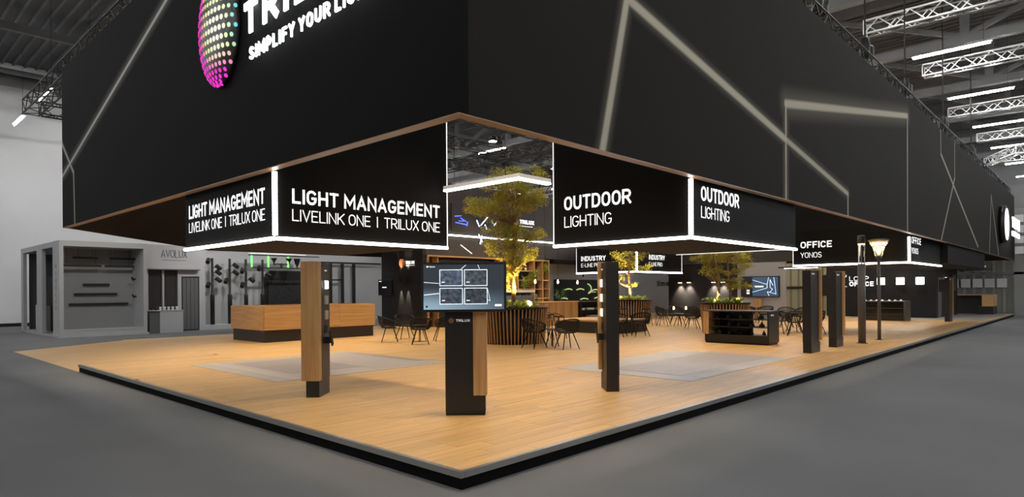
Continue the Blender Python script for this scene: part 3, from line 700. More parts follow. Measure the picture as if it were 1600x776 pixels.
def make_table(name, h, r, label, loc, group=None):
    t = thing(name, label, 'table', (loc[0], loc[1], .001), group=group, local=True)
    MB().lathe([(.01, h-.022), (r-.02, h-.022), (r, h-.012), (r, h), (.01, h)], n=28).build('table_top', BLACK, t)
    for k in range(4):
        a = PI/4+k*PI/2; tube([(math.cos(a)*.06, math.sin(a)*.06, h-.02), (math.cos(a)*r*.62, math.sin(a)*r*.62, 0)], .014, 6).build('leg', BLACKM, t)
    return t
def make_stool():
    t = thing('bar_stool', 'black bar stool', 'stool', (0, 0, 0), local=True, group='black bar stools')
    MB().lathe([(.02, .71), (.17, .71), (.19, .73), (.185, .75), (.02, .742)], n=20).build('seat', BLACKM, t, True)
    tube([(.19*math.cos(a), .19*math.sin(a), .75+.09*max(0, math.sin(a))) for a in [R(-20+10*i) for i in range(23)]], .012, 6).build('back_rim', BLACKM, t, True)
    for sx in (-1, 1):
        for sy in (-1, 1): tube([(sx*.12, sy*.12, .71), (sx*.19, sy*.19, 0)], .012, 6).build('leg', BLACKM, t)
    f = MB(); z = .27; r = .165
    for a, b in (((-r, -r), (r, -r)), ((r, -r), (r, r)), ((r, r), (-r, r)), ((-r, r), (-r, -r))): f.tube([(*a, z), (*b, z)], .008, 5)
    f.build('footrest', mat('steel_rail', (.45, .42, .38), .3, .8), t)
    return t
stool0 = make_stool(); _fs = [True]
def stool(x, y, rz, label):
    c = stool0 if _fs[0] else copy_tree(stool0); _fs[0] = False
    c.location = (x, y, .001); c.rotation_euler = (0, 0, R(rz)); c['label'] = label
def gp(px, py, z=0.0):
    """a place on the deck, worked out from a sighting"""
    d = fw + rt*(px-800)/998.3 - up*(py-453)/998.3; k = (z-1.6)/d.z
    return (-3.787+d.x*k, -4.1815+d.y*k)
def ang(a, b): return math.degrees(math.atan2(b[1]-a[1], b[0]-a[0]))
# seating before the dark logo wall
G1 = 'wire chairs before the dark logo wall'; tb = gp(656, 533)
make_table('coffee_table', .52, .33, 'low black coffee table among four wire chairs before the dark logo wall', tb)
for (px, py, lab) in ((609, 534, 'black wire chair next to the end of the oak counter'), (633, 529, 'black wire chair under the two wall lights, rear left of its table'),
                      (657, 537.5, 'black wire chair seen from behind, front of the four before the logo wall'), (691, 532, 'black wire chair half hidden by the screen kiosk')):
    p = gp(px, py); chair(p[0], p[1], ang(p, tb), lab, G1)
# pair at the tall tree
tb = gp(863, 541); make_table('coffee_table', .50, .30, 'low black coffee table between the pair of chairs by the tall tree', tb)
for (px, py, lab) in ((835, 543.5, 'black wire chair nearest the tall tree planter'), (886, 545, 'black wire chair beside the three-lamp kiosk, facing the tall tree')):
    p = gp(px, py); chair(p[0], p[1], ang(p, tb), lab, 'pair of wire chairs by the tall tree')
# pair behind the lamp kiosk
tb = gp(985, 521); make_table('coffee_table', .50, .30, 'low black coffee table in front of the oak-topped bench', tb)
for (px, py, lab) in ((966, 526, 'black wire chair partly behind the three-lamp kiosk'), (1001, 525, 'black wire chair in front of the oak-topped bench end')):
    p = gp(px, py); chair(p[0], p[1], ang(p, tb), lab, 'pair of wire chairs by the bench')
# far group
tb = gp(1062, 509.5); make_table('coffee_table', .55, .42, 'black round table with glowing candles before the dark spotlit wall', tb)
for (px, py, lab) in ((1037, 509, 'black wire chair right of the small-tree planter'), (1056, 505, 'black wire chair behind the candle table'), (1082, 514, 'black wire chair next to the two-trunk planter'), (1080, 507.5, 'black wire chair farthest behind the candle table')):
    p = gp(px, py); chair(p[0], p[1], ang(p, tb), lab, 'wire chairs round the candle table')
# group by the wall screen
tb = gp(1240, 518); make_table('coffee_table', .70, .45, 'black table behind the oak-edged kiosk, in front of the ribbed wall', tb)
for (px, py, lab) in ((1218, 521, 'black wire chair right beside the black display counter'), (1243, 524, 'black wire chair touching the nearest oak-edged kiosk'), (1273, 521.5, 'black wire chair seen between the two oak-edged kiosks'), (1229, 511.5, 'black wire chair rear of the table beside the display counter'), (1256, 512.5, 'black wire chair rear of the table, behind the oak-edged kiosk')):
    p = gp(px, py); chair(p[0], p[1], ang(p, tb), lab, 'wire chairs round the table behind the kiosk')
tb = gp(1178, 503.5); make_table('coffee_table', .70, .40, 'black table under the wall screen', tb)
for (px, py, lab) in ((1168, 506.5, 'black wire chair under the wall screen, nearer the planter'), (1196, 506.5, 'black wire chair under the wall screen, nearer the ribbed wall')):
    p = gp(px, py); chair(p[0], p[1], ang(p, tb), lab, 'wire chairs under the wall screen')

# ================================================================== slatted planters with trees
def leaf_blob(mb, c, r, n, size, rn):
    for _ in range(n):
        while True:
            q = Vector((rn.uniform(-1, 1), rn.uniform(-1, 1), rn.uniform(-1, 1)))
            if .15 < q.length < 1: break
        p = Vector((c[0]+q.x*r[0], c[1]+q.y*r[1], c[2]+q.z*r[2]))
        a = Vector((rn.uniform(-1, 1), rn.uniform(-1, 1), rn.uniform(-.4, .7))).normalized(); bq = a.cross(Vector((rn.uniform(-.5, .5), rn.uniform(-.5, .5), 1))).normalized()
        s = size*rn.uniform(.6, 1.3)
        mb.quad(p, p+a*s*.5+bq*s*.3, p+a*s, p+a*s*.5-bq*s*.3)
def rosette(name, label, loc, r, h, n, m, rn, cat='plant', group=None, width=.22):
    """leafy plant: each broad leaf bends outwards"""
    t = thing(name, label, cat, loc, group=group, local=True)
    for i in range(n):
        a = 2*PI*i/n + rn.uniform(-.4, .4); el = rn.uniform(.35, 1.25); ln = r*rn.uniform(.7, 1.15)
        d = Vector((math.cos(a), math.sin(a), 0)); s = Vector((-d.y, d.x, 0)); w_ = ln*width
        p0 = Vector((0, 0, .0)); p1 = d*ln*.45+Vector((0, 0, h*el*.75)); p2 = d*ln*.8+Vector((0, 0, h*el*.85)); p3 = d*ln+Vector((0, 0, h*el*.55))
        mb = MB(); mb.v = [tuple(x) for x in (p0-s*w_*.2, p0+s*w_*.2, p1-s*w_, p1+s*w_, p2-s*w_*.8, p2+s*w_*.8, p3)]
        mb.f = [(0, 1, 3, 2), (2, 3, 5, 4), (4, 5, 6)]
        mb.build('leaf', m, t)
    return t
def planter(label, cx, cy, r, h, seed, nsl=56, flare=.10):
    t = thing('slatted_planter', label, 'planter', (cx, cy, 0), group='round slatted planters', local=True)
    rb = r*(1-flare)
    MB().lathe([(rb-.05, 0), (r-.06, h-.06)], n=48).build('drum', BLACK, t, True)
    MB().lathe([(r-.22, h-.055), (r+.05, h-.055), (r+.05, h), (r-.22, h), (r-.22, h-.055)], n=48, cap=False).build('rim', BLACK, t)
    MB().lathe([(.02, h-.10), (r-.2, h-.10), (r-.2, h-.05), (.02, h-.05)], n=32).build('soil', mat('soil', (.03, .02, .015), .9), t)
    sl = MB()
    L_ = math.hypot(r-rb, h-.06)
    me = box(-.022, -.018, .0, .022, .018, L_).mesh('slat', WOODS)
    tilt = math.atan2(r-rb, h-.06)
    for k in range(nsl):
        a = 2*PI*k/nsl
        o = inst('slat', me, t, (math.cos(a)*rb, math.sin(a)*rb, .005)); o.rotation_euler = (0, tilt, a)
    return t
UPL = (1, .70, .22)
def tree(label, cx, cy, z0, trunks, layers, seed, nleaf, lsize):
    """trunks: list of polylines (dx,dy,z); layers: (dx,dy,z, rx,ry,rz, share)"""
    rn = random.Random(seed)
    t = thing('indoor_tree', label, 'tree', (cx, cy, z0), local=True)
    for tr in trunks:
        k = len(tr); tube([(a, b, c) for a, b, c in tr], [.055-.035*i/(k-1) for i in range(k)], 8).build('trunk', BARK, t, True)
    br = MB(); lf = MB()
    rt_ = Vector((math.sin(YAW), -math.cos(YAW), 0)); fd = Vector((math.cos(YAW), math.sin(YAW), 0))
    for (dr, df, z, rx, ry, rz, share) in layers:
        c = rt_*dr + fd*df + Vector((0, 0, z))
        tr = min(trunks, key=lambda q: min((Vector(p)-c).length for p in q))
        root = min((Vector(p) for p in tr), key=lambda p: abs(p.z-(z-rz*1.2)))
        nb = max(5, int(share*26))
        for _ in range(nb):
            q = Vector((rn.uniform(-1, 1), rn.uniform(-1, 1), rn.uniform(-1, 1)))
            if q.length > 1: q.normalize()
            e = c + rt_*q.x*rx + fd*q.y*ry + Vector((0, 0, q.z*rz))
            mid = (root+e)/2 + Vector((0, 0, -.06))
            br.tube([root, mid, e], [.014, .009, .004], 4, cap=False)
            leaf_blob(lf, e, (.20*rx+.08, .20*rx+.08, .5*rz+.02), int(nleaf*share/nb), lsize, rn)
    br.build('branches', BARK, t, kind='stuff'); lf.build('foliage', LEAFM, t, kind='stuff')
    return t
def uplight(label, x, y, z, target, w_):
    t = thing('planter_uplight', label, 'spotlight', (x, y, z), group='uplights in the planters')
    MB().lathe([(.03, 0), (.035, .05), (.03, .07)], (x, y, z), 10).build('housing', BLACKM, t)
    MB().lathe([(.004, .071), (.024, .071), (.024, .074), (.004, .074)], (x, y, z), 10).build('lens', WARMG, t)
    lamp('uplight', 'SPOT', (x, y, z+.10), w_, UPL, t, target, spot_size=R(85), spot_blend=.8, shadow_soft_size=.03)
P1 = gp(800, 529); P1 = (10.45, 9.12)
planter('large round slatted planter under the tall tree', P1[0], P1[1], 1.02, 1.09, 1)
tree('tall tree with cloud-shaped yellow-green layers in the corner opening', P1[0], P1[1], 1.04,
     [[(0, 0, 0), (.03, -.02, .6), (-.02, .03, 1.2), (.04, 0, 1.9), (-.02, -.03, 2.6), (.03, .02, 3.2), (.0, .0, 3.9)], [(0.05, .05, 0), (.10, .12, .5), (-.1, .16, 1.0), (-.2, .22, 1.5)]],
     [(0.1, 0, 4.03, .85, .85, .24, .9), (-.15, 0, 3.72, .75, .8, .22, .9), (.55, 0, 3.38, .48, .5, .30, .8), (0, .1, 3.25, .60, .6, .30, .8), (-.85, 0, 3.12, .62, .55, .26, .9), (-.35, 0, 2.85, .5, .5, .22, .5),
      (-.6, 0, 2.35, .5, .5, .20, .5), (.45, 0, 2.30, .55, .5, .24, .7), (-.15, 0, 1.95, .75, .7, .28, .8), (.2, 0, 1.62, .55, .6, .22, .7), (-.1, 0, 1.3, .42, .45, .25, .5), (-.45, -.2, .85, .28, .3, .3, .35)],
     11, 2900, .062)
P2 = (21.7, 12.2)
planter('small round slatted planter under the INDUSTRY sign', P2[0], P2[1], .98, 1.12, 2, 50)
tree('slim small tree standing before the INDUSTRY sign', P2[0], P2[1], 1.06, [[(0, 0, 0), (.03, .0, .6), (-.02, .04, 1.2), (.0, 0, 1.9), (-.05, 0, 2.6)]],
     [(0, 0, 2.2, .85, .8, .25, .9), (-.3, 0, 1.75, .6, .6, .25, .6), (.45, 0, 1.6, .6, .5, .2, .5), (-.45, 0, 1.05, .5, .4, .15, .3), (0, 0, .75, .3, .3, .12, .15)], 12, 1200, .08)
P3 = (18.75, 6.22)
planter('round slatted planter with two trunks behind the display counter', P3[0], P3[1], .86, 1.09, 3, 50)
a3 = Vector((math.sin(YAW), -math.cos(YAW)))
tree('two-trunk tree spreading above the slatted planter behind the display counter', P3[0], P3[1], 1.03,
     [[(-a3.x*.2, -a3.y*.2, 0), (-a3.x*.22, -a3.y*.22, .7), (-a3.x*.30, -a3.y*.3, 1.4), (-a3.x*.4, -a3.y*.4, 2.0)], [(a3.x*.2, a3.y*.2, 0), (a3.x*.2, a3.y*.2, .6), (a3.x*.14, a3.y*.14, 1.1), (a3.x*.1, a3.y*.1, 1.7), (a3.x*.15, a3.y*.15, 2.2)]],
     [(-.45, 0, 1.75, .5, .5, .18, .7), (.25, 0, 1.75, .8, .7, .22, 1.0), (-.8, 0, 1.65, .35, .4, .12, .3), (-.5, 0, 1.25, .35, .35, .2, .4), (.75, 0, 1.45, .35, .35, .15, .3), (.1, 0, .9, .7, .5, .10, .3), (.55, 0, .65, .45, .4, .12, .4), (.3, 0, 1.2, .5, .5, .12, .3)], 13, 1700, .075)
rn = random.Random(5)
for (P, r, h, n, where) in ((P1, .62, 1.04, 8, 'in the tall tree planter'), (P2, .58, 1.07, 6, 'in the small-tree planter'), (P3, .5, 1.04, 9, 'in the two-trunk planter')):
    for i in range(n):
        a = 2*PI*i/n+.3; rosette('leafy_plant', 'broad-leaved green plant ' + where + ', ' + ('far right', 'far side', 'far left', 'left rim', 'left front', 'front', 'right front', 'right rim', 'right side')[i*9//n], (P[0]+math.cos(a)*r, P[1]+math.sin(a)*r, h), .34, .24, 11, LEAFG, rn, group='green plants ' + where)
for (P, w_, zz, nm, hh) in ((P1, 2700, 1.04, 'tall tree', 3.0), (P2, 900, 1.06, 'small tree', 2.2), (P3, 2000, 1.03, 'two-trunk tree', 2.0)):
    for k, (ar, af, wd) in enumerate(((-.5, -.35, 'nearer the counter'), (.5, -.35, 'nearer the bench'), (0, .55, 'behind the trunk'))):
        q = Vector((P[0], P[1], 0)) + rt0*ar + Vector((fw.x, fw.y, 0))*af
        uplight('small warm uplight shining into the %s, %s' % (nm, wd), q.x, q.y, zz, (P[0], P[1], hh), w_)
for (px, py, rz, lab) in ((769, 531, 20, 'black bar stool right of the touch screen, at the large planter'), (853, 531.5, 100, 'black bar stool behind the wire chair at the large planter'), (873, 529, 80, 'black bar stool between the pair of wire chairs and the slatted bar'),
                          (858, 524, 80, 'black bar stool farthest behind the large planter'), (974, 508.5, 0, 'black bar stool left of the small-tree planter'), (1010, 509, 0, 'black bar stool in front of the small-tree planter'), (1031, 506.5, 40, 'black bar stool right of the small-tree planter')):
    p = gp(px, py); stool(p[0], p[1], rz, lab)

# ================================================================== café wall: shelf, bar, logos
SX0, SX1, SY, SZ = 13.95, 22.1, 17.4, 3.09
t = thing('oak_shelf', 'tall open oak shelf with glowing ledges along the café wall', 'shelf', (18, SY, 0))
WOODSH = wood('shelf_oak', (.62, .37, .16), (.45, .25, .10), axis=2)
ups = [13.87, 14.45, 18.4, 19.15, 19.65, 20.9, 21.55, 22.05]
for i, x in enumerate(ups): box(x, SY, 0, x+(.10 if i == 0 else .05), SY+.38, SZ).build('upright', WOODSH, t)
for a, b, zs in ((13.97, 14.45, (1.0, 1.5, 2.0, 2.5)), (18.45, 19.15, (1.2, 1.75, 2.3)), (19.2, 19.65, (1.2, 1.75, 2.3)), (19.7, 20.9, (1.15, 1.62, 2.08, 2.55)), (20.95, 21.55, (1.15, 1.62, 2.08)), (21.6, 22.05, (.7, 1.15, 1.62, 2.08))):
    for z in zs: box(a, SY+.01, z, b, SY+.37, z+.04).build('board', WOODSH, t)
box(13.87, SY-.01, SZ, 22.1, SY+.38, SZ+.06).build('top_board', WOODSH, t); box(13.87, SY+.37, 0, 22.1, SY+.39, SZ).build('back_panel', mat('shelf_back', (.06, .035, .02), .6), t)
for a, b in ((14.55, 18.35),): box(a, SY+.15, .2, b, SY+.35, SZ-.1).build('dark_infill', BLACK, t)
SI = [('dark vase on an oak shelf board', 'vase', [(.05, 0), (.09, .08), (.07, .2), (.03, .26), (.04, .3)], BLACK), ('pale cup on an oak shelf board', 'cup', [(.04, 0), (.05, .1), (.055, .14)], WHITEG), ('small brown jar on an oak shelf board', 'jar', [(.06, 0), (.07, .05), (.07, .16), (.05, .2)], BARK)]
for i, (x, z) in enumerate(((19.9, 1.66), (20.3, 1.66), (20.6, 2.12), (20.1, 2.12), (20.4, 2.59), (20.0, 1.19), (20.55, 1.19), (18.8, 1.79), (21.2, 1.19), (21.3, 1.66))):
    lab, nm, pr_, mm = SI[i % 3]
    tag(MB().lathe(pr_, (x, SY+.16, z), 12).build(nm, mm, None, True), lab + ', ' + ('second compartment row, left', 'second row, middle', 'third row, right', 'third row, left', 'top row', 'lowest row, left', 'lowest row, right', 'beside the trunk', 'lowest right corner', 'second row, far right')[i], nm, 'small vessels on the oak shelf')
# hanging greenery in the shelf
for i, (x, z, r) in enumerate(((21.8, 2.65, .25), (20.7, 2.2, .3), (21.0, 2.35, .3), (20.2, 1.95, .3), (14.2, 2.3, .18))):
    rn_ = random.Random(40+i); mb = MB(); leaf_blob(mb, (x, SY+.02, z), (r, .16, r*1.1), 260, .09, rn_)
    tag(mb.build('trailing_plant', LEAFG), ('trailing green plant at the top right of the oak shelf', 'trailing green plant in the middle of the oak shelf', 'trailing green plant under the top shelf board', 'trailing green plant lower in the oak shelf', 'small trailing plant at the left end of the oak shelf')[i], 'plant', 'trailing plants in the shelf')['kind'] = 'thing'
# bar with vertical slats
BX0, BX1, BY, BZ = 14.6, 19.66, 13.64, 1.08
t = thing('slatted_bar', 'long café bar clad in upright oak slats', 'bar', (17, BY, 0))
box(BX0, BY+.03, 0, BX1, BY+.7, BZ-.04).build('bar_core', mat('bar_core', (.10, .055, .025), .6), t); box(BX0-.03, BY-.02, BZ-.04, BX1+.03, BY+.74, BZ).build('bar_top', WOODC, t)
me = box(0, 0, 0, .05, .03, BZ-.05).mesh('slat', WOODS)
for k in range(int((BX1-BX0)/.075)): inst('slat', me, t, (BX0+k*.075-17, .0, .005))
t = thing('espresso_machine', 'chrome espresso machine on the café bar', 'coffee machine', (15.9, BY+.35, BZ))
CHR = mat('chrome', (.6, .6, .6), .2, .9)
box(15.2, BY+.12, BZ+.06, 16.7, BY+.6, BZ+.30).build('body', CHR, t); box(15.15, BY+.1, BZ+.42, 16.75, BY+.62, BZ+.52).build('top_tray', WHITEG, t)
box(15.25, BY+.3, BZ+.30, 16.65, BY+.6, BZ+.42).build('back_unit', BLACK, t)
for x in (15.4, 15.8, 16.2, 16.55): tube([(x, BY+.1, BZ+.33), (x, BY+.1, BZ+.24)], .035, 8).build('brew_head', CHR, t)
for x in (15.25, 16.65): box(x-.03, BY+.2, BZ, x+.03, BY+.5, BZ+.06).build('foot', BLACK, t)
rosette('spiky_plant', 'dark spiky-leaved plant on the right end of the café bar', (18.75, BY+.35, BZ), .42, .55, 26, LEAFD, random.Random(9), width=.07)
# pendant bulbs over the bar
for i, (x, z, lab) in enumerate(((17.9, 1.95, 'small glowing pendant bulb in the middle over the café bar'), (19.3, 1.93, 'small glowing pendant bulb at the right end of the café bar'), (16.4, 1.95, 'small glowing pendant bulb at the left over the café bar'))):
    t = thing('pendant_bulb', lab, 'pendant light', (x, BY-.22, z), group='pendant bulbs over the café bar')
    MB().lathe([(.012, -.08), (.034, -.05), (.038, 0), (.02, .06), (.015, .09)], (x, BY-.22, z), 12).build('bulb', WARMS, t, True)
    tube([(x, BY-.22, z+.09), (x, BY-.22, 6.935)], .004, 4).build('cord', BLACKM, t)
# things on the dark side wall
t = thing('wall_logo', 'small lit logo sign on the dark wall above two wall lights', 'sign', (13.6, 18.4, 2.8))
tube([(13.648, 18.86, 2.84), (13.60, 18.86, 2.84)], .19, 24).build('logo_disc', mat('wall_logo_disc', (.45, .16, .07), .5, emit=(.7, .25, .1), es=.12, noise=(9, .7)), t)
text('brand_lettering', 'TRILUX', LETTER, t, (13.63, 18.60, 2.78), (0, -1, 0), (0, 0, 1), .62, .13, .01, bold=.24, wide=1.2)
box(13.63, 17.98, 2.70, 13.64, 18.60, 2.73).build('slogan_line', LETTERS, t)
for y, lab in ((18.95, 'black up-and-down wall light, nearer the wall monitor'), (18.45, 'black up-and-down wall light, nearer the oak shelf')):
    t = thing('wall_light', lab, 'wall light', (13.6, y, 2.05), group='pair of wall lights')
    tube([(13.53, y, 1.93), (13.53, y, 2.24)], .055, 14).build('housing', BLACKM, t, True); box(13.56, y-.03, 2.02, 13.648, y+.03, 2.12).build('bracket', BLACKM, t)
    for s, z in ((1, 2.26), (-1, 1.91)):
        lamp('beam', 'SPOT', (13.53, y, z), 230, (1, .86, .62), t, (13.62, y, z+s*1.0), spot_size=R(34), spot_blend=.6, shadow_soft_size=.02)
t = thing('wall_monitor', 'dark flat monitor on the dark wall beside the oak counter', 'monitor', (13.6, 20.1, 1.75))
box(13.58, 19.60, 1.40, 13.648, 20.62, 2.12).build('housing', BLACK, t); box(13.576, 19.63, 1.43, 13.579, 20.59, 2.09).build('screen', SCREENK, t)
box(13.573, 20.35, 2.03, 13.575, 20.55, 2.06).build('screen_caption', LETTER, t); box(13.573, 19.97, 1.75, 13.575, 20.30, 1.79).build('screen_caption', LETTER, t)
# things on the upper café wall
t = thing('wall_logo', 'small white logo lettering high on the brown café wall behind the tall tree', 'sign', (20.7, 17.75, 5.0))
tube([(19.85, 17.79, 5.05), (19.85, 17.74, 5.05)], .22, 20).build('logo_disc', mat('wall_logo_dim', (.25, .13, .07), .6, emit=(.4, .2, .1), es=.3), t)
text('brand_lettering', 'TRILUX', LETTER, t, (20.2, 17.76, 4.98), (1, 0, 0), (0, 0, 1), 1.1, .20, .02, bold=.26, wide=1.2); box(20.2, 17.76, 4.84, 21.2, 17.78, 4.89).build('slogan_line', LETTERS, t)
t = thing('wall_light_line', 'long thin white light line across the brown café wall', 'light line', (19.5, 17.7, 4.1)); tube([(14.2, 17.72, 4.12), (25.4, 17.72, 4.12)], .035, 6).build('tube', LIGHTW, t); box(14.2, 17.76, 4.08, 25.4, 17.79, 4.16).build('rail', BLACKM, t)
t = thing('niche_panel', 'brown wall niche panel with blue light rods beside the tall tree', 'wall panel', (16.2, 17.75, 4.3)); box(15.6, 17.74, 4.3, 17.2, 17.79, 5.6).build('panel', mat('niche_brown', (.04, .033, .03), .6), t)
for a, b in (((15.75, 5.0), (16.15, 5.05)), ((16.1, 4.95), (16.45, 4.80)), ((15.8, 4.72), (16.5, 4.66)), ((16.0, 4.80), (16.3, 4.82)), ((16.5, 4.6), (16.55, 4.8))): tube([(a[0], 17.71, a[1]), (b[0], 17.71, b[1])], .025, 5).build('blue_rod', BLUEL, t)
for i, (a, b, lab) in enumerate((((15.75, 4.45), (16.18, 4.85), 'long upper'), ((16.62, 4.54), (16.95, 4.94), 'far upper'), ((15.5, 4.66), (15.66, 4.39), 'short left'), ((15.7, 3.63), (15.82, 4.0), 'lowest'), ((16.42, 4.72), (16.6, 4.5), 'short middle'), ((15.62, 4.05), (15.86, 3.70), 'crossing lowest'), ((16.0, 4.5), (16.12, 4.3), 'tiny middle'))):
    t = thing('light_rod', 'slanting ice-white light rod hanging behind the tall tree, ' + lab, 'light rod', (a[0], 16, min(a[1], b[1])), group='slanting light rods behind the tree')
    tube([(a[0], 16, a[1]), (b[0], 16, b[1])], .025, 6).build('rod', ICEL, t)
    q = a if a[1] > b[1] else b; tube([(q[0], 16, q[1]), (q[0], 16, 6.95)], .003, 4).build('wire', BLACKM, t)
t = thing('light_rod', 'slanting dim light rod on the café wall above the oak shelf', 'light rod', (14.8, 17, 3.3), group='slanting light rods behind the tree'); tube([(14.55, 16, 3.54), (15.2, 16, 3.19)], .02, 6).build('rod', LIGHTS, t); tube([(14.55, 16, 3.54), (14.55, 16, 6.95)], .003, 4).build('wire', BLACKM, t)
# industry display at the back
t = thing('industry_display', 'black display wall with curved lime light strips behind the café bar', 'display wall', (28.4, 20.1, 0))
box(25.9, 20.1, 0, 31.9, 20.24, 2.22).build('panel', BLACK, t)
def arcst(cx, cz, r, a0, a1, sx=1.0): tube([(cx+sx*r*math.cos(R(a0+(a1-a0)*i/8)), 20.06, cz+r*math.sin(R(a0+(a1-a0)*i/8))) for i in range(9)], .035, 5).build('light_strip', LIMEL, t)
arcst(27.1, 1.2, .45, 60, 120, 1.6); arcst(28.3, 1.15, .5, 60, 120, 1.5); arcst(29.0, 1.65, .32, -70, 80, 1.4); arcst(29.9, 1.1, .5, 70, 120, 1.5); arcst(26.6, .6, .5, 60, 120, 1.6); arcst(28.7, .55, .5, 60, 120, 1.6); arcst(30.2, .6, .5, 60, 120, 1.6)
box(29.2, 20.07, 1.42, 30.0, 20.09, 1.47).build('caption', LETTERS, t)
t = thing('ceiling_bar', 'black bar lamp hanging above the industry display', 'pendant light', (29, 19.6, 2.55)); box(27.6, 19.55, 2.55, 31.8, 19.7, 2.62).build('bar', BLACKM, t)
for x in (28.0, 29.8, 31.2): tube([(x, 19.62, 2.55), (x, 19.62, 2.38)], .05, 8).build('spot_head', BLACKM, t)
for x in (28.6, 30.8): tube([(x, 19.62, 2.62), (x, 19.62, 6.9)], .004, 4).build('wire', BLACKM, t)
t = thing('industry_cabinet', 'black open cabinet with white parts at the right end of the café bar', 'cabinet', (21.2, BY+.3, 0))
box(19.85, BY+.6, 0, 22.4, BY+.66, 1.05).build('back', BLACK, t); box(19.85, BY, 1.0, 22.4, BY+.6, 1.05).build('top', BLACK, t); box(19.85, BY, 0, 22.4, BY+.6, .3).build('base', BLACK, t)
for x in (19.85, 22.35): box(x, BY, .3, x+.05, BY+.6, 1.0).build('side', BLACK, t)
box(19.9, BY+.02, .62, 22.35, BY+.6, .65).build('shelf_board', BLACK, t)
for i, (x, z, l) in enumerate(((20.1, .651, .18), (20.5, .651, .5), (21.3, .651, .4), (20.7, .301, .7), (21.6, .301, .4), (21.9, .651, .3))):
    tag(box(x, BY+.1, z, x+l, BY+.35, z+.09).build('white_fitting', WHITEG), ('small white lamp fitting at the left of the black cabinet shelf', 'white lamp fitting in the middle of the black cabinet shelf', 'longer white lamp fitting right of the middle on the cabinet shelf', 'long white lamp fitting on the cabinet base', 'white lamp fitting at the right of the cabinet base', 'white lamp fitting at the right of the cabinet shelf')[i], 'lamp fitting', 'white fittings in the black cabinet')
# bench
t = thing('oak_bench', 'low black bench block with an oak top in the middle of the deck', 'bench', (16.4, 10.1, 0))
box(15.35, 8.75, 0, 17.48, 11.45, .42).build('base', BLACK, t)
for i in range(4): box(15.3+i*.5575, 8.7, .42, 15.3+(i+1)*.5575-.006, 11.5, .48).build('top_board', WOODCY, t)
# candle lamps on the far table
tb = gp(1062, 509.5)
for i, (dr, df, lab) in enumerate(((-.25, 0, 'glowing candle lamp at the left on the far table'), (.3, .1, 'glowing candle lamp at the right on the far table'))):
    q = Vector((tb[0], tb[1], 0))+rt0*dr+Vector((fw.x, fw.y, 0))*df; z = .552
    t = thing('candle_lamp', lab, 'lamp', (q.x, q.y, z), group='candle lamps'); MB().lathe([(.05, 0), (.05, .02), (.012, .03), (.012, .16)], (q.x, q.y, z), 10).build('foot', BLACKM, t); MB().lathe([(.03, .16), (.04, .2), (.035, .28), (.02, .3)], (q.x, q.y, z), 12).build('globe', WARMG, t, True)
# spotlights on the dark far wall
for i, y in enumerate((14.05, 13.5, 12.0, 11.45)):
    t = thing('wall_spotlight', 'small spotlight on the dark far wall, number ' .replace('number ', '') + ('leftmost', 'second from the left', 'second from the right', 'rightmost')[i], 'spotlight', (29.9, y, 1.98), group='spotlights on the dark far wall')
    box(29.82, y-.14, 1.96, 29.999, y+.14, 2.06).build('housing', BLACKM, t); box(29.84, y-.10, 1.945, 29.92, y+.10, 1.959).build('lens', WARMS, t)
    lamp('beam', 'SPOT', (29.80, y, 1.92), 330, (1, .85, .68), t, (29.98, y, 1.2), spot_size=R(80), spot_blend=.9, shadow_soft_size=.05)
t = thing('wall_lettering', 'black lettering on the light grey wall beyond the small-tree planter', 'lettering', (34.45, 17.2, 2.0))
text('lettering', 'ilmaq', BLACK, t, (34.49, 18.25, 1.80), (0, -1, 0), (0, 0, 1), 1.15, .36, .01, bold=.22); text('lettering', 'T', BLACK, t, (34.49, 17.75, 2.45), (0, -1, 0), (0, 0, 1), .7, .3, .01, bold=.25)
t = thing('flat_screen', 'wall screen with white light drawing on the white wall', 'screen', (29.9, 9.4, 1.7))
box(29.85, 8.38, 1.13, 29.95, 10.43, 2.24).build('housing', BLACK, t)
box(29.845, 8.43, 1.18, 29.85, 9.78, 2.19).build('screen', mat('blue_screen', (.02, .03, .05), .3, emit=(.06, .12, .22), es=.6, noise=None), t)
for a, b in (((9.78, 2.05), (9.0, 1.8)), ((9.78, 1.4), (9.0, 1.62)), ((9.0, 1.8), (9.0, 1.62)), ((9.0, 1.82), (8.92, 2.18)), ((8.85, 2.05), (8.7, 1.75)), ((8.85, 2.05), (8.85, 1.65)), ((8.85, 1.65), (8.72, 1.55)), ((8.72, 1.55), (8.85, 1.4)), ((8.65, 2.18), (8.55, 1.3)), ((8.55, 1.3), (8.98, 1.42)), ((9.0, 1.42), (8.9, 1.2))): tube([(29.84, *a), (29.84, *b)], .013, 4).build('screen_line', ICE, t)
box(29.838, 9.2, 1.66, 29.844, 9.65, 1.73).build('screen_caption', LETTER, t)
for z in (1.44, 1.30): box(29.843, 9.95, z, 29.85, 10.1, z+.09).build('screen_caption', LETTER, t)
tag(box(29.7, 9.25, 0, 29.94, 9.7, 1.05).build('oak_stand', WOODV), 'small oak block under the wall screen', 'block')
t = thing('ceiling_bar', 'thin black track with white lamps hanging beside the white screen wall', 'pendant light', (33, 8.5, 2.7)); box(29.5, 6.2, 2.62, 29.6, 8.3, 2.68).build('bar', BLACKM, t); box(29.51, 6.4, 2.585, 29.59, 8.0, 2.619).build('diffuser', LIGHTW, t)
for y in (6.4, 8.1): tube([(29.55, y, 2.68), (29.55, y, 6.8)], .004, 4).build('wire', BLACKM, t)

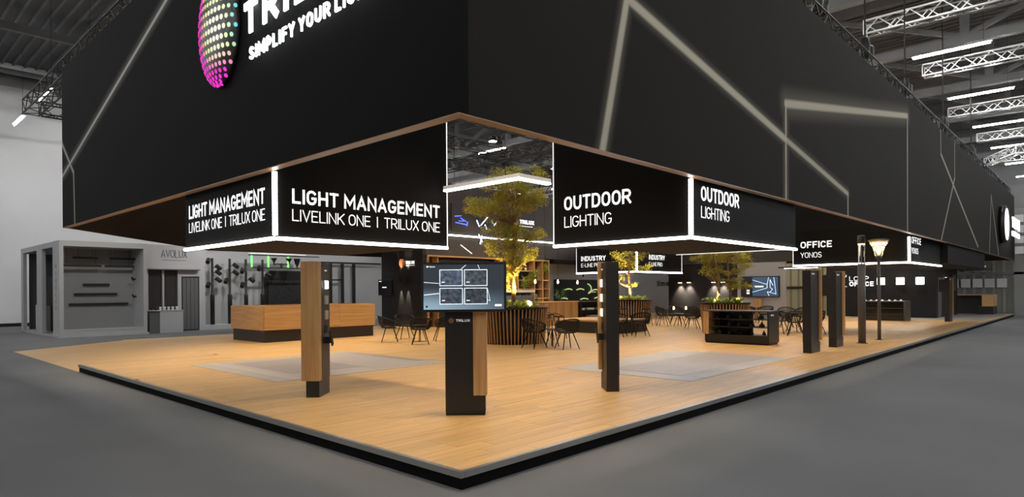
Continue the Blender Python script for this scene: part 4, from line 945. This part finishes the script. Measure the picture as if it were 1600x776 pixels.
# ================================================================== display counter with shelves
t = thing('display_counter', 'black open-shelved display counter with an oak end', 'counter', (14.45, 3.75, 0))
x0, x1, y0, y1, zt = 14.08, 14.82, 2.78, 4.74, .96
box(x0+.03, y0+.03, 0, x1-.03, y1-.06, .05).build('foot', BLACKM, t); box(x0, y0, .05, x1, y1-.05, .26).build('base', BLACK, t)
box(x0, y0, .26, x1, y0+.05, zt-.03).build('side', BLACK, t); box(x0-.02, y0-.01, zt-.03, x1+.01, y1, zt).build('top', mat('counter_top_grey', (.06, .058, .055), .4), t)
box(x0, y1-.17, .26, x1, y1, zt-.031).build('oak_end', WOODV, t)
for z in (.48, .70): box(x0+.01, y0+.05, z, x1, y1-.17, z+.02).build('shelf_board', BLACK, t)
box(x1-.02, y0+.75, .26, x1, y1-.17, zt-.03).build('back', BLACK, t)
text('brand_lettering', 'TRILUX', LETTERS, t, (x0+.12, y0-.002, zt-.14), (1, 0, 0), (0, 0, 1), .22, .04, .002, bold=.2)
rr = random.Random(21)
for i in range(15):
    z = (.262, .502, .722)[i % 3]; y = y1-.32-(i//3)*.33 + rr.uniform(-.05, .05); s = rr.uniform(.05, .09)
    o = MB().lathe([(s*.9, 0), (s, .02), (s*.9, .06), (s*.4, .09), (s*.3, .13)], (x0+.2+rr.uniform(0, .2), y, z), 10).build('luminaire_sample', mat('dark_fitting', (.03, .03, .032), .3) if i % 4 else mat('pale_fitting', (.14, .14, .14), .4), None, True)
    tag(o, '%s luminaire sample on the %s shelf of the display counter, %s' % ('pale' if i % 4 == 0 else 'dark', ('bottom', 'middle', 'top')[i % 3], ('at the oak end', 'next to the oak end', 'in the middle', 'past the middle', 'at the far side')[i//3]), 'lamp sample', 'samples in the display counter')
# ================================================================== two outdoor lamps
GREYLAMP = mat('anthracite_lamp', (.085, .075, .066), .45)
t = thing('light_column', 'grey lamp column with a clear glass cylinder head', 'street lamp', (16.5, 1.06, 0))
MB().lathe([(.10, 0), (.10, 2.28)], (16.5, 1.06, 0), 24).build('post', GREYLAMP, t, True); MB().lathe([(.145, 0), (.145, .015), (.10, .016)], (16.5, 1.06, .001), 24).build('base_plate', GREYLAMP, t)
MB().lathe([(.092, 2.281), (.092, 2.86)], (16.5, 1.06, 0), 24, cap=False).build('glass_cylinder', GLASS, t, True)
MB().lathe([(.012, 2.281), (.012, 2.84)], (16.5, 1.06, 0), 8).build('inner_rod', CHR, t); MB().lathe([(.03, 2.835), (.082, 2.84), (.082, 2.86), (.03, 2.862)], (16.5, 1.06, 0), 20).build('light_ring', WARMG, t)
MB().lathe([(.10, 2.863), (.10, 3.08), (.085, 3.10), (.02, 3.105)], (16.5, 1.06, 0), 24).build('head', GREYLAMP, t, True)
t = thing('street_lantern', 'slim post lantern with a flared glass head and warm glow', 'street lamp', (18.12, 1.0, 0))
c = (18.12, 1.0, 0)
MB().lathe([(.05, 0), (.045, 2.5)], c, 16).build('post', GREYLAMP, t, True); MB().lathe([(.11, .0), (.11, .012), (.05, .013)], (c[0], c[1], .001), 20).build('base_plate', GREYLAMP, t)
MB().lathe([(.05, 2.5), (.085, 2.51), (.09, 2.56), (.05, 2.565)], c, 20).build('collar', GREYLAMP, t, True)
MB().lathe([(.10, 2.566), (.12, 2.68), (.17, 2.84), (.27, 3.0), (.30, 3.03)], c, 28, cap=False).build('glass_head', GLASS, t, True)
MB().lathe([(.29, 3.031), (.30, 3.05), (.2, 3.075), (.02, 3.085)], c, 28).build('cap', mat('lantern_cap', (.11, .10, .09), .4), t, True)
MB().lathe([(.02, 2.955), (.215, 2.958), (.215, 2.975), (.02, 2.98)], c, 24).build('light_ring', WARMG, t)
MB().lathe([(.015, 2.60), (.05, 2.7), (.055, 2.78), (.02, 2.83)], c, 14).build('reflector', WARMG, t, True)

# ================================================================== far black office cube, cabinet, end counter
oc = struct('wall_office', box(35.0, 2.4, 0, 35.15, 7.65, 2.95), WALLK, 'black front wall of the far office cube'); struct('wall_office_side', box(35.15, 2.4, 0, 41.3, 2.55, 2.95), WALLK)
struct('wall_office_upper', box(36.5, 2.2, 2.96, 41.3, 2.39, 4.2), WALLK)
struct('door_1', box(35.4, 2.36, 0, 36.3, 2.399, 2.1), GREYD, 'grey door in the side of the far office cube')
t = thing('wall_lettering', 'white LOOP OFFICE lettering on the far black wall behind the street lamps', 'lettering', (34.98, 5.8, 1.9))
text('lettering', 'LOOP', LETTER, t, (34.996, 6.46, 1.97), (0, -1, 0), (0, 0, 1), .98, .25, .01, bold=.11); text('lettering', 'OFFICE', LETTER, t, (34.996, 6.46, 1.68), (0, -1, 0), (0, 0, 1), 1.22, .25, .01, bold=.2)
tube([(34.99, 6.75, 2.2), (34.99, 6.62, 2.2), (34.99, 6.62, 2.32)], .02, 4).build('corner_mark', LETTER, t); tube([(34.99, 6.75, 1.66), (34.99, 6.58, 1.66)], .02, 4).build('corner_mark', LETTER, t)
for y, mm, lab in ((4.88, WARML, 'warm'), (3.97, NEUTL, 'neutral white'), (3.07, COLDL, 'cold bluish')):
    t = thing('square_lamp', lab + ' glowing square lamp on the far black wall', 'wall lamp', (34.96, y, 1.93), group='square lamps on the far black wall')
    box(34.93, y-.19, 1.74, 34.999, y+.19, 2.12).build('housing', WHITEG, t); box(34.90, y-.18, 1.75, 34.93, y+.18, 2.11).build('diffuser', mm, t)
t = thing('black_cabinet', 'glossy black cabinet with white trim on top before the far black wall', 'cabinet', (31.8, 4.0, 0))
GLK = mat('gloss_black', (.008, .008, .008), .12)
box(31.2, 3.06, 0, 32.3, 4.97, .90).build('body', GLK, t); box(31.18, 3.04, .90, 32.32, 4.99, .94).build('top', GREYLAMP, t); box(31.19, 2.98, .0, 32.31, 3.055, .93).build('side_panel', GREYLAMP, t)
for z in (.3, .58): box(31.185, 3.1, z, 31.199, 4.93, z+.02).build('drawer_gap', GREYLAMP, t)
for i, y in enumerate((3.2, 3.45, 3.7, 4.0, 4.25, 4.5, 4.75)):
    tag(MB().lathe([(.06, 0), (.07, .02), (.03, .05), (.015, .07)], (31.4, y, .94), 10).build('small_fitting', LETTERS, None, True), ('rightmost', 'second from the right', 'third from the right', 'middle', 'third from the left', 'second from the left', 'leftmost')[i] + ' tiny white fitting in the row on the far black cabinet', 'fitting', 'tiny fittings on the black cabinet')
t = thing('end_counter', 'black counter with an oak corner block at the far end of the deck', 'counter', (42.8, 1.5, 0))
box(41.98, .80, 0, 43.7, 1.5, .46).build('base', BLACK, t); box(41.98, .79, .461, 43.72, 1.32, 1.10).build('oak_block', WOODC, t); box(42.5, 1.33, 0, 43.7, 2.9, 1.10).build('body', BLACK, t)
box(41.96, .76, 1.101, 43.76, 2.92, 1.14).build('top', WOODC, t)
t = thing('lamp_cluster', 'cluster of thin white bar lamps hanging over the far end counter', 'pendant light', (43, 1.8, 2.6))
for i in range(7):
    x = 41.5+i*.4; y = 1.2+(i*37 % 10)*.16; z = 2.35+(i*53 % 7)*.09
    box(x, y, z, x+1.3, y+.06, z+.05).build('bar', LIGHTS if i % 2 else BLACKM, t); tube([(x+.6, y+.03, z+.05), (x+.6, y+.03, 13.89)], .004, 4).build('wire', BLACKM, t)
box(41.4, 1.0, 2.6, 44, 2.9, 2.63).build('carrier', BLACKM, t)
t = thing('wall_panel', 'dark wall plate with round lamp on the far cube side', 'wall lamp', (39.5, 2.3, 1.8)); box(39.2, 2.3, 1.4, 40.2, 2.399, 2.3).build('plate', BLACK, t); tube([(37.4, 2.38, 1.9), (37.4, 2.3, 1.9)], .22, 18).build('lamp_disc', SWATCH, t)

# ================================================================== spotlights of the stand, with others added to brighten parts of it
SPC = (1, .80, .52)
spots = [(3.2, 4.4), (6.8, 4.4), (10.5, 4.4), (14.5, 4.4), (19, 4.4), (24.5, 4.4), (29.5, 4.4), (34, 4.4), (38.5, 4.4),
         (4, 10.6), (7.5, 10.6), (11.4, 10.6), (15, 10.6), (19, 10.6), (24, 10.6), (3.8, 13.6), (7.2, 13.6), (11, 13.6), (17, 13.6), (22, 13.6), (9.3, 16.6), (16.8, 16.6)]
sp_body = MB().lathe([(.04, .16), (.09, .14), (.10, -.02), (.115, -.12), (.10, -.125)], n=12).mesh('housing', BLACKM, (0, 0, 0), True)
sp_lens = MB().lathe([(.005, -.115), (.095, -.115), (.095, -.112), (.005, -.112)], n=12).mesh('lens', NEUTL)
sp_yoke = tube([(0, 0, .14), (0, 0, .40)], .018, 6).mesh('yoke', BLACKM)
spots += [(.9, 1.6), (.9, 5.0), (.9, 8.6), (.9, 12.0), (2.2, .9), (5.4, .9), (9.2, .9), (13.2, .9), (17.4, .9), (26, .9), (31, .9), (36, .9)]  # spots added along the fascia trusses to brighten the deck's outer edges
for i, (x, y) in enumerate(spots):
    t = thing('truss_spotlight', 'black spotlight hanging from the inner truss over the deck', 'spotlight', (x, y, 6.55), group='spotlights on the inner trusses', local=True)
    inst('housing', sp_body, t, (0, 0, 0)); inst('lens', sp_lens, t, (0, 0, 0)); inst('yoke', sp_yoke, t, (0, 0, 0))
    l = lamp('beam', 'SPOT', (0, 0, -.14), SPOT_W*((.62 if x < 1 else .5) if min(x, y) < 1 else (1.0 if x < 16 else (.9 if x < 23 else 1.7))), SPC if x < 22 else (1, .9, .76), t, ((1.0 if x < 1 else 0), (1.0 if y < 1 else 0), -6), spot_size=R(82), spot_blend=.95, shadow_soft_size=.12)
for x, tx in ((16.0, 16.4), (19.0, 18.9)):  # pair added to lift the light on the bar front
    t = thing('truss_spotlight', 'black spotlight added on the inner truss to brighten the slatted bar, ' + ('nearer the tall tree' if x < 17 else 'nearer the industry sign'), 'spotlight', (x, 10.6, 6.55), group='spotlights on the inner trusses', local=True)
    inst('housing', sp_body, t, (0, 0, 0)); inst('lens', sp_lens, t, (0, 0, 0)); inst('yoke', sp_yoke, t, (0, 0, 0))
    lamp('beam', 'SPOT', (0, 0, -.14), 700, SPC, t, (tx-x, 3.0, -5.8), spot_size=R(50), spot_blend=.9, shadow_soft_size=.1)
t = thing('truss_spotlight', 'black spotlight added on the far crosswise truss to brighten the ribbed olive wall', 'spotlight', (29.0, 8.6, 6.13), group='spotlights on the inner trusses', local=True)
inst('housing', sp_body, t, (0, 0, 0)); inst('lens', sp_lens, t, (0, 0, 0)); inst('yoke', sp_yoke, t, (0, 0, 0))  # added lamp, only there to brighten the olive wall
lamp('beam', 'SPOT', (0, 0, -.14), 1500, (1, .9, .7), t, (7.2, .6, -4.4), spot_size=R(50), spot_blend=.9, shadow_soft_size=.1)
for x, tx in ((15.2, 14.6), (18.6, 19.2), (20.6, 21.2)):  # extra spots, added so the shelf looks warmly lit
    t = thing('truss_spotlight', 'black spotlight added on the inner truss to brighten the oak shelf, ' + ('left end' if x < 16 else 'middle' if x < 20 else 'right end'), 'spotlight', (x, 13.6, 6.55), group='spotlights on the inner trusses', local=True)
    inst('housing', sp_body, t, (0, 0, 0)); inst('lens', sp_lens, t, (0, 0, 0)); inst('yoke', sp_yoke, t, (0, 0, 0))
    lamp('beam', 'SPOT', (0, 0, -.14), 900, SPC, t, (tx-x, 3.8, -4.9), spot_size=R(60), spot_blend=.9, shadow_soft_size=.1)
for x, tx, ty in ((1.6, 2.6, 27), (4.2, 4.4, 27)):  # neutral spots added to brighten the neighbouring cube stand
    t = thing('truss_spotlight', 'black spotlight added on the cross truss to brighten the grey cube, ' + ('outer' if x < 3 else 'inner') + ' one', 'spotlight', (x, 19.3, 6.5), group='spotlights on the inner trusses', local=True)
    inst('housing', sp_body, t, (0, 0, 0)); inst('lens', sp_lens, t, (0, 0, 0)); inst('yoke', sp_yoke, t, (0, 0, 0))
    lamp('beam', 'SPOT', (0, .16, -.14), 330, (1, .98, .95), t, (tx-x, ty-19.3, -4.9), spot_size=R(62), spot_blend=.9, shadow_soft_size=.1)
t = thing('truss_floodlight', 'bright round floodlight on the inner truss seen through the corner opening', 'floodlight', (11.9, 11.4, 6.85)); MB().lathe([(.05, .2), (.14, .12), (.15, 0)], (11.9, 11.4, 6.75), 14).build('housing', BLACKM, t, True); MB().lathe([(.005, -.01), (.13, -.01), (.13, 0), (.005, 0)], (11.9, 11.4, 6.75), 14).build('lens', HTUBE, t); tube([(11.9, 11.4, 6.9), (11.9, 10.7, 7.0)], .02, 5).build('arm', BLACKM, t)

# ================================================================== grey neighbouring stand at the left
CX0, CX1, CY0, CY1, CH = 2.36, 5.50, 26.0, 33.4, 3.70
t = thing('grey_cube_stand', 'grey open cube stand with black bar lamps left of the deck', 'exhibition stand', ((CX0+CX1)/2, (CY0+CY1)/2, FL))
box(CX0-.05, CY0-.05, FL, CX1+.05, CY1, FL+.08).build('plinth', GREYCUBE, t)
box(CX0, CY0, CH-.22, CX1, CY1, CH).build('roof_slab', GREYCUBE, t)
box(CX0, CY0, FL+.08, CX0+.14, CY0+1.1, CH-.221).build('pillar', GREYCUBE, t); box(CX1-.14, CY0, FL+.08, CX1, CY0+1.7, CH-.221).build('pillar', GREYCUBE, t)
box(CX0, 29.05, FL+.08, CX0+.14, 30.05, CH-.221).build('pillar', GREYCUBE, t); box(CX0, CY1-.5, FL+.08, CX0+.14, CY1, CH-.221).build('pillar', GREYCUBE, t)
box(CX0+.14, CY0, FL+.08, CX1-.14, CY0+.12, .16).build('front_sill', GREYCUBE, t)
box(CX0+.141, 27.5, FL+.081, CX1-.141, 27.62, CH-.222).build('display_wall', mat('grey_display_wall', (.27, .27, .273), .7), t)
box(CX0+.3, CY1-.15, FL+.08, CX1, CY1, CH-.222).build('rear_wall', GREYD, t); box(CX1-.1, 27.7, FL+.08, CX1, CY1-.16, CH-.222).build('side_wall', GREYD, t)
for i, s in enumerate('MODULAR'): text('faint_lettering', s, mat('faint_grey', (.17, .17, .17), .7), t, (CX0-.002, 26.65, 2.6-i*.28), (0, -1, 0), (0, 0, 1), .16, .16, .003, bold=.15)
scr_ = MB(); rq = random.Random(4); xs = 2.9; pts = []
while xs < 5.2: pts.append((xs, CY0+.118-.13, .09+rq.uniform(-.035, .05))); xs += rq.uniform(.02, .05)
tube(pts, .008, 4).build('faint_script', mat('pale_script', (.5, .5, .5), .6), t)
bars = ((3.03, 3.93, 3.08, 1), (4.38, 5.35, 3.08, 1), (2.62, 4.05, 2.75, 0), (4.19, 5.3, 2.75, 0), (3.48, 4.45, 1.97, 0), (3.16, 4.74, 1.565, 0), (2.98, 5.16, 1.14, 0))
labs = ('short upper left hanging', 'short upper right hanging', 'long left hanging', 'long right hanging', 'shortest wall-mounted', 'middle wall-mounted', 'longest wall-mounted')
for (a, b, z, up_), lb in zip(bars, labs):
    k = thing('bar_lamp', lb + ' black bar lamp in the grey cube stand', 'bar lamp', ((a+b)/2, 27.4, z), group='black bar lamps in the grey cube')
    yb = 27.38 if 'wall' in lb else 27.0
    box(a, yb, z-.05, b, yb+.10, z+.04).build('housing', BLACK, k)
    if 'hang' in lb:
        for x in (a+.2, b-.2): tube([(x, yb+.05, z+.04), (x, yb+.05, CH-.22)], .006, 4).build('wire', BLACKM, k)
    else:
        for x in (a+.2, b-.2): box(x, yb+.10, z-.02, x+.05, 27.5, z+.02).build('bracket', BLACK, k)
for i, (x, y, z) in enumerate(((2.52, 27.2, 2.2), (2.52, 27.1, 1.3), (5.32, 27.0, 2.2), (5.32, 26.9, 1.45))):
    k = thing('side_spot', ('upper left', 'lower left', 'upper right', 'lower right')[i] + ' small black spot on the cube stand side wall', 'spotlight', (x, y, z), group='small spots in the grey cube')
    s = 1 if x < 4 else -1
    tube([(x+.06*s, y, z-.06), (x+.14*s, y-.03, z+.08)], .04, 8).build('head', BLACK, k); box(x-.02*s, y-.03, z-.03, x+.07*s, y+.03, z+.03).build('arm', BLACK, k)
# rack and cabinet inside the cube's left side
k = thing('sample_rack', 'dark rack of small lamps inside the side opening of the grey cube', 'rack', (4, 31.5, FL))
for z in (.9, 1.5, 2.1, 2.65): box(3.2, 30.8, z, 5.3, 31.2, z+.06).build('rack_board', BLACK, k)
box(3.2, 31.2, FL+.09, 5.3, 31.26, 2.9).build('rack_back', GREYCUBE, k); box(3.2, 30.8, FL+.085, 5.3, 31.19, .6).build('rack_base', BLACK, k)
for i in range(10):
    x = 3.3+i % 5*.38; z = .962 if i < 5 else 1.562
    tag(MB().lathe([(.04, 0), (.12, .05), (.13, .25), (.03, .34), (.02, .4)], (x, 31.0, z), 10).build('rack_lamp', GREYP if i % 2 else GREYD, None, True), 'small %s lamp on the %s board of the dark rack in the grey cube, %s' % ('light' if i % 2 else 'dark', 'lower' if i < 5 else 'upper', ('first', 'second', 'third', 'fourth', 'fifth')[i % 5]), 'lamp', 'lamps on the rack in the grey cube')
k = thing('side_cabinet', 'dark wooden cabinet with a white edge in the far side opening of the grey cube', 'cabinet', (3.0, 31, FL)); box(2.9, 30.3, FL+.081, 3.15, 32.6, 1.05).build('body', mat('dark_walnut', (.05, .045, .04), .6, noise=(9, .3)), k); box(2.8, 32.61, FL+.081, 3.15, 32.75, 1.07).build('white_edge', WHITEG, k)
# wall with shop front
AY = 26.9
av = thing('shop_front', 'grey shop front with dark windows and outlined lettering beside the cube stand', 'exhibition stand', (6.6, AY, FL))
box(5.56, AY, 2.66, 8.25, AY+.15, 3.75).build('header', GREYP, av); box(5.56, AY, FL, 5.82, AY+.15, 2.659).build('pillar', GREYP, av); box(6.40, AY, FL, 6.47, AY+.15, 2.659).build('mullion', GREYP, av)
box(7.05, AY, FL, 7.20, AY+.15, 2.659).build('pillar', GREYP, av); box(7.99, AY, FL, 8.25, AY+.15, 2.659).build('pillar', GREYP, av); box(7.2, AY, 2.35, 7.99, AY+.15, 2.659).build('door_header', GREYP, av)
for a, b in ((5.821, 6.399), (6.471, 7.049)):
    box(a, AY+.10, .85, b, AY+.13, 2.658).build('pane', mat('dark_pane', (.035, .035, .037), .25), av); box(a, AY+.02, FL, b, AY+.13, .849).build('sill_panel', GREYD, av)
dr = box(7.22, AY+.05, FL, 7.98, AY+.10, 2.34).build('door', mat('door_frame_black', (.03, .03, .03), .5), av)
for i in range(4): box(7.27+i*.172, AY+.03, FL+.06, 7.425+i*.172, AY+.05, 2.28).build('door_panel', mat('grey_curtain', (.12, .12, .122), .5), dr)
text('lettering', 'AVOLUX', mat('outline_letter', (.12, .12, .12), .6), av, (6.35, AY-.012, 3.18), (1, 0, 0), (0, 0, 1), 1.1, .36, .01, bold=.10); box(6.40, AY-.008, 3.05, 7.4, AY-.001, 3.08).build('slogan_line', mat('slogan_grey', (.2, .2, .2), .6), av)
box(5.7, AY-.25, 2.62, 7.95, AY-.01, 2.66).build('track_shelf', GREYD, av)
k = thing('white_counter', 'plain pale counter under the shop front window', 'counter', (6.6, 26.3, FL)); box(6.0, 26.0, FL, 6.95, 26.5, .80).build('body', GREYP, k); box(5.6, 26.05, FL, 5.99, 26.5, .78).build('side_body', GREYD, k); box(5.58, 25.98, .801, 6.97, 26.52, .83).build('top', GREYP, k)
for i in range(7):
    x = 5.75+i*.17
    tag(MB().lathe([(.05, 0), (.055, .04), (.02, .06), (.06, .10), (.05, .15)], (x, 26.25, .83), 10).build('counter_lamp', WHITEG if i > 1 else BLACK, None, True), '%s lamp sample on the pale counter, %s' % ('white' if i > 1 else 'black', ('leftmost', 'second from the left', 'third from the left', 'middle', 'third from the right', 'second from the right', 'rightmost')[i]), 'lamp', 'lamp samples on the pale counter')
# wall with lamp posts
pw = struct('wall_posts', box(8.26, 27.9, FL, 19.0, 28.1, 3.62), GREYP, 'grey wall behind the black lamp posts'); box(8.26, 27.0, FL, 19.0, 27.89, .05).build('step', GREYP, pw)
def lamp_post(x, label, heads):
    k = thing('spot_post', label, 'lamp post', (x, 27.4, .05), group='black posts with spot heads')
    MB().lathe([(.10, .05), (.10, 1.45), (.085, 1.5), (.06, 1.52), (.06, 3.24)], (x, 27.4, 0), 14).build('post', BLACK, k, True)
    for (s, z) in heads:
        tube([(x, 27.4, z), (x+s*.2, 27.3, z)], .02, 5).build('arm', BLACK, k); tube([(x+s*.18, 27.36, z+.08), (x+s*.30, 27.18, z-.08)], .10, 10).build('spot_head', BLACK, k)
lamp_post(8.78, 'black post with five spot heads, nearest the shop front', ((-1, 3.1), (1, 2.8), (1, 2.55), (1, 2.2), (-1, 1.95)))
lamp_post(9.62, 'black post with three spot heads, second from the shop front', ((1, 2.9), (1, 2.55), (-1, 2.15)))
lamp_post(10.42, 'black post with three spot heads beside the first green rod', ((-1, 2.65), (1, 2.2), (-1, 1.95)))
lamp_post(11.28, 'black post with two spot heads beside the second green rod', ((-1, 2.8), (1, 2.45)))
k = thing('lamp_gantry', 'black hanging gantry with green rods and lantern tops above the oak counter', 'lamp gantry', (12.5, 26.6, 2.75))
for (x0, x1, z, y) in ((10.2, 14.0, 3.40, 26.6), (10.4, 13.4, 2.78, 26.6)): box(x0, y-.04, z, x1, y+.04, z+.05).build('beam', BLACK, k)
box(10.2, 26.5, 3.46, 13.2, 26.7, 3.62).build('pale_sign', WHITEP, k)
for x in (10.35, 11.2, 12.25): tube([(x, 26.6, 2.83), (x, 26.6, 3.40)], .045, 8).build('green_rod', GREENL, k)
for x in (11.5, 12.3):
    MB().lathe([(.03, 2.95), (.05, 3.1), (.17, 3.3)], (x, 26.6, 0), 8, cap=False).build('lantern', BLACK, k)
tube([(11.5, 26.6, 2.98), (11.7, 26.6, 3.02), (11.9, 26.6, 2.98), (12.1, 26.6, 3.02), (12.3, 26.6, 2.98)], .03, 6).build('lantern_arm', BLACK, k); tube([(11.9, 26.6, 2.83), (11.9, 26.6, 3.05)], .05, 8).build('lantern_stem', BLACK, k)
MB().lathe([(.03, 2.83), (.05, 2.95), (.10, 3.02), (.18, 3.28), (.18, 3.30)], (12.75, 26.6, 0), 8).build('lantern', BLACK, k)
for x in (10.6, 13.0): tube([(x, 26.6, 3.45), (x, 26.6, 13.89)], .006, 4).build('wire', BLACKM, k)
k = thing('black_display', 'black slanted-top display panel with night city print behind the oak counter', 'display wall', (12.9, 27.7, FL))
nm = mat('night_print', (.02, .02, .022), .5, noise=(14, .9))
dp = MB(); dp.v = [(11.55, 27.7, .051), (14.6, 27.7, .051), (14.6, 27.7, 2.7), (11.85, 27.7, 2.7), (11.55, 27.7, 2.35)]; dp.v += [(a, b+.15, c) for a, b, c in dp.v]; dp.f = [(0, 1, 2, 3, 4), (9, 8, 7, 6, 5)] + [(i, i+5, (i+1) % 5+5, (i+1) % 5) for i in range(5)]
dp.build('panel', BLACK, k); box(11.7, 27.66, .9, 14.5, 27.69, 2.2).build('city_print', nm, k)
k = thing('lamp_rack', 'black open rack of posts and rails on the grey wall behind the oak counter', 'rack', (16.3, 27.6, .05))
for x in (15.2, 15.95, 16.7): box(x, 27.5, .05, x+.14, 27.64, 3.15).build('post', BLACK, k)
box(14.6, 27.5, 3.151, 18.6, 27.64, 3.25).build('rail', BLACK, k); box(15.34, 27.52, 2.2, 15.95, 27.6, 2.28).build('cross_rail', BLACK, k)

t = thing('added_light_track', 'unseen black ceiling track with four spotlights, added to light the grey wall of lamp posts', 'light track', (12, 23.6, 5.2))  # hidden track, put in to brighten the wall behind the posts
box(8.0, 23.56, 5.2, 17.5, 23.64, 5.26).build('track', BLACKM, t)
for x in (8.4, 12.0, 17.0): tube([(x, 23.6, 5.26), (x, 23.6, 13.89)], .006, 4).build('wire', BLACKM, t)
for x, tx in ((8.6, 8.0), (10.6, 10.2), (13.2, 13.0), (16.0, 16.4)):
    tube([(x, 23.6, 5.18), (x, 23.72, 5.0)], .05, 8).build('spot_head', BLACKM, t)
    lamp('beam', 'SPOT', (x, 23.76, 4.95), 260, (1, .98, .96), t, (tx, 27.9, 1.6), spot_size=R(80), spot_blend=.9, shadow_soft_size=.06)
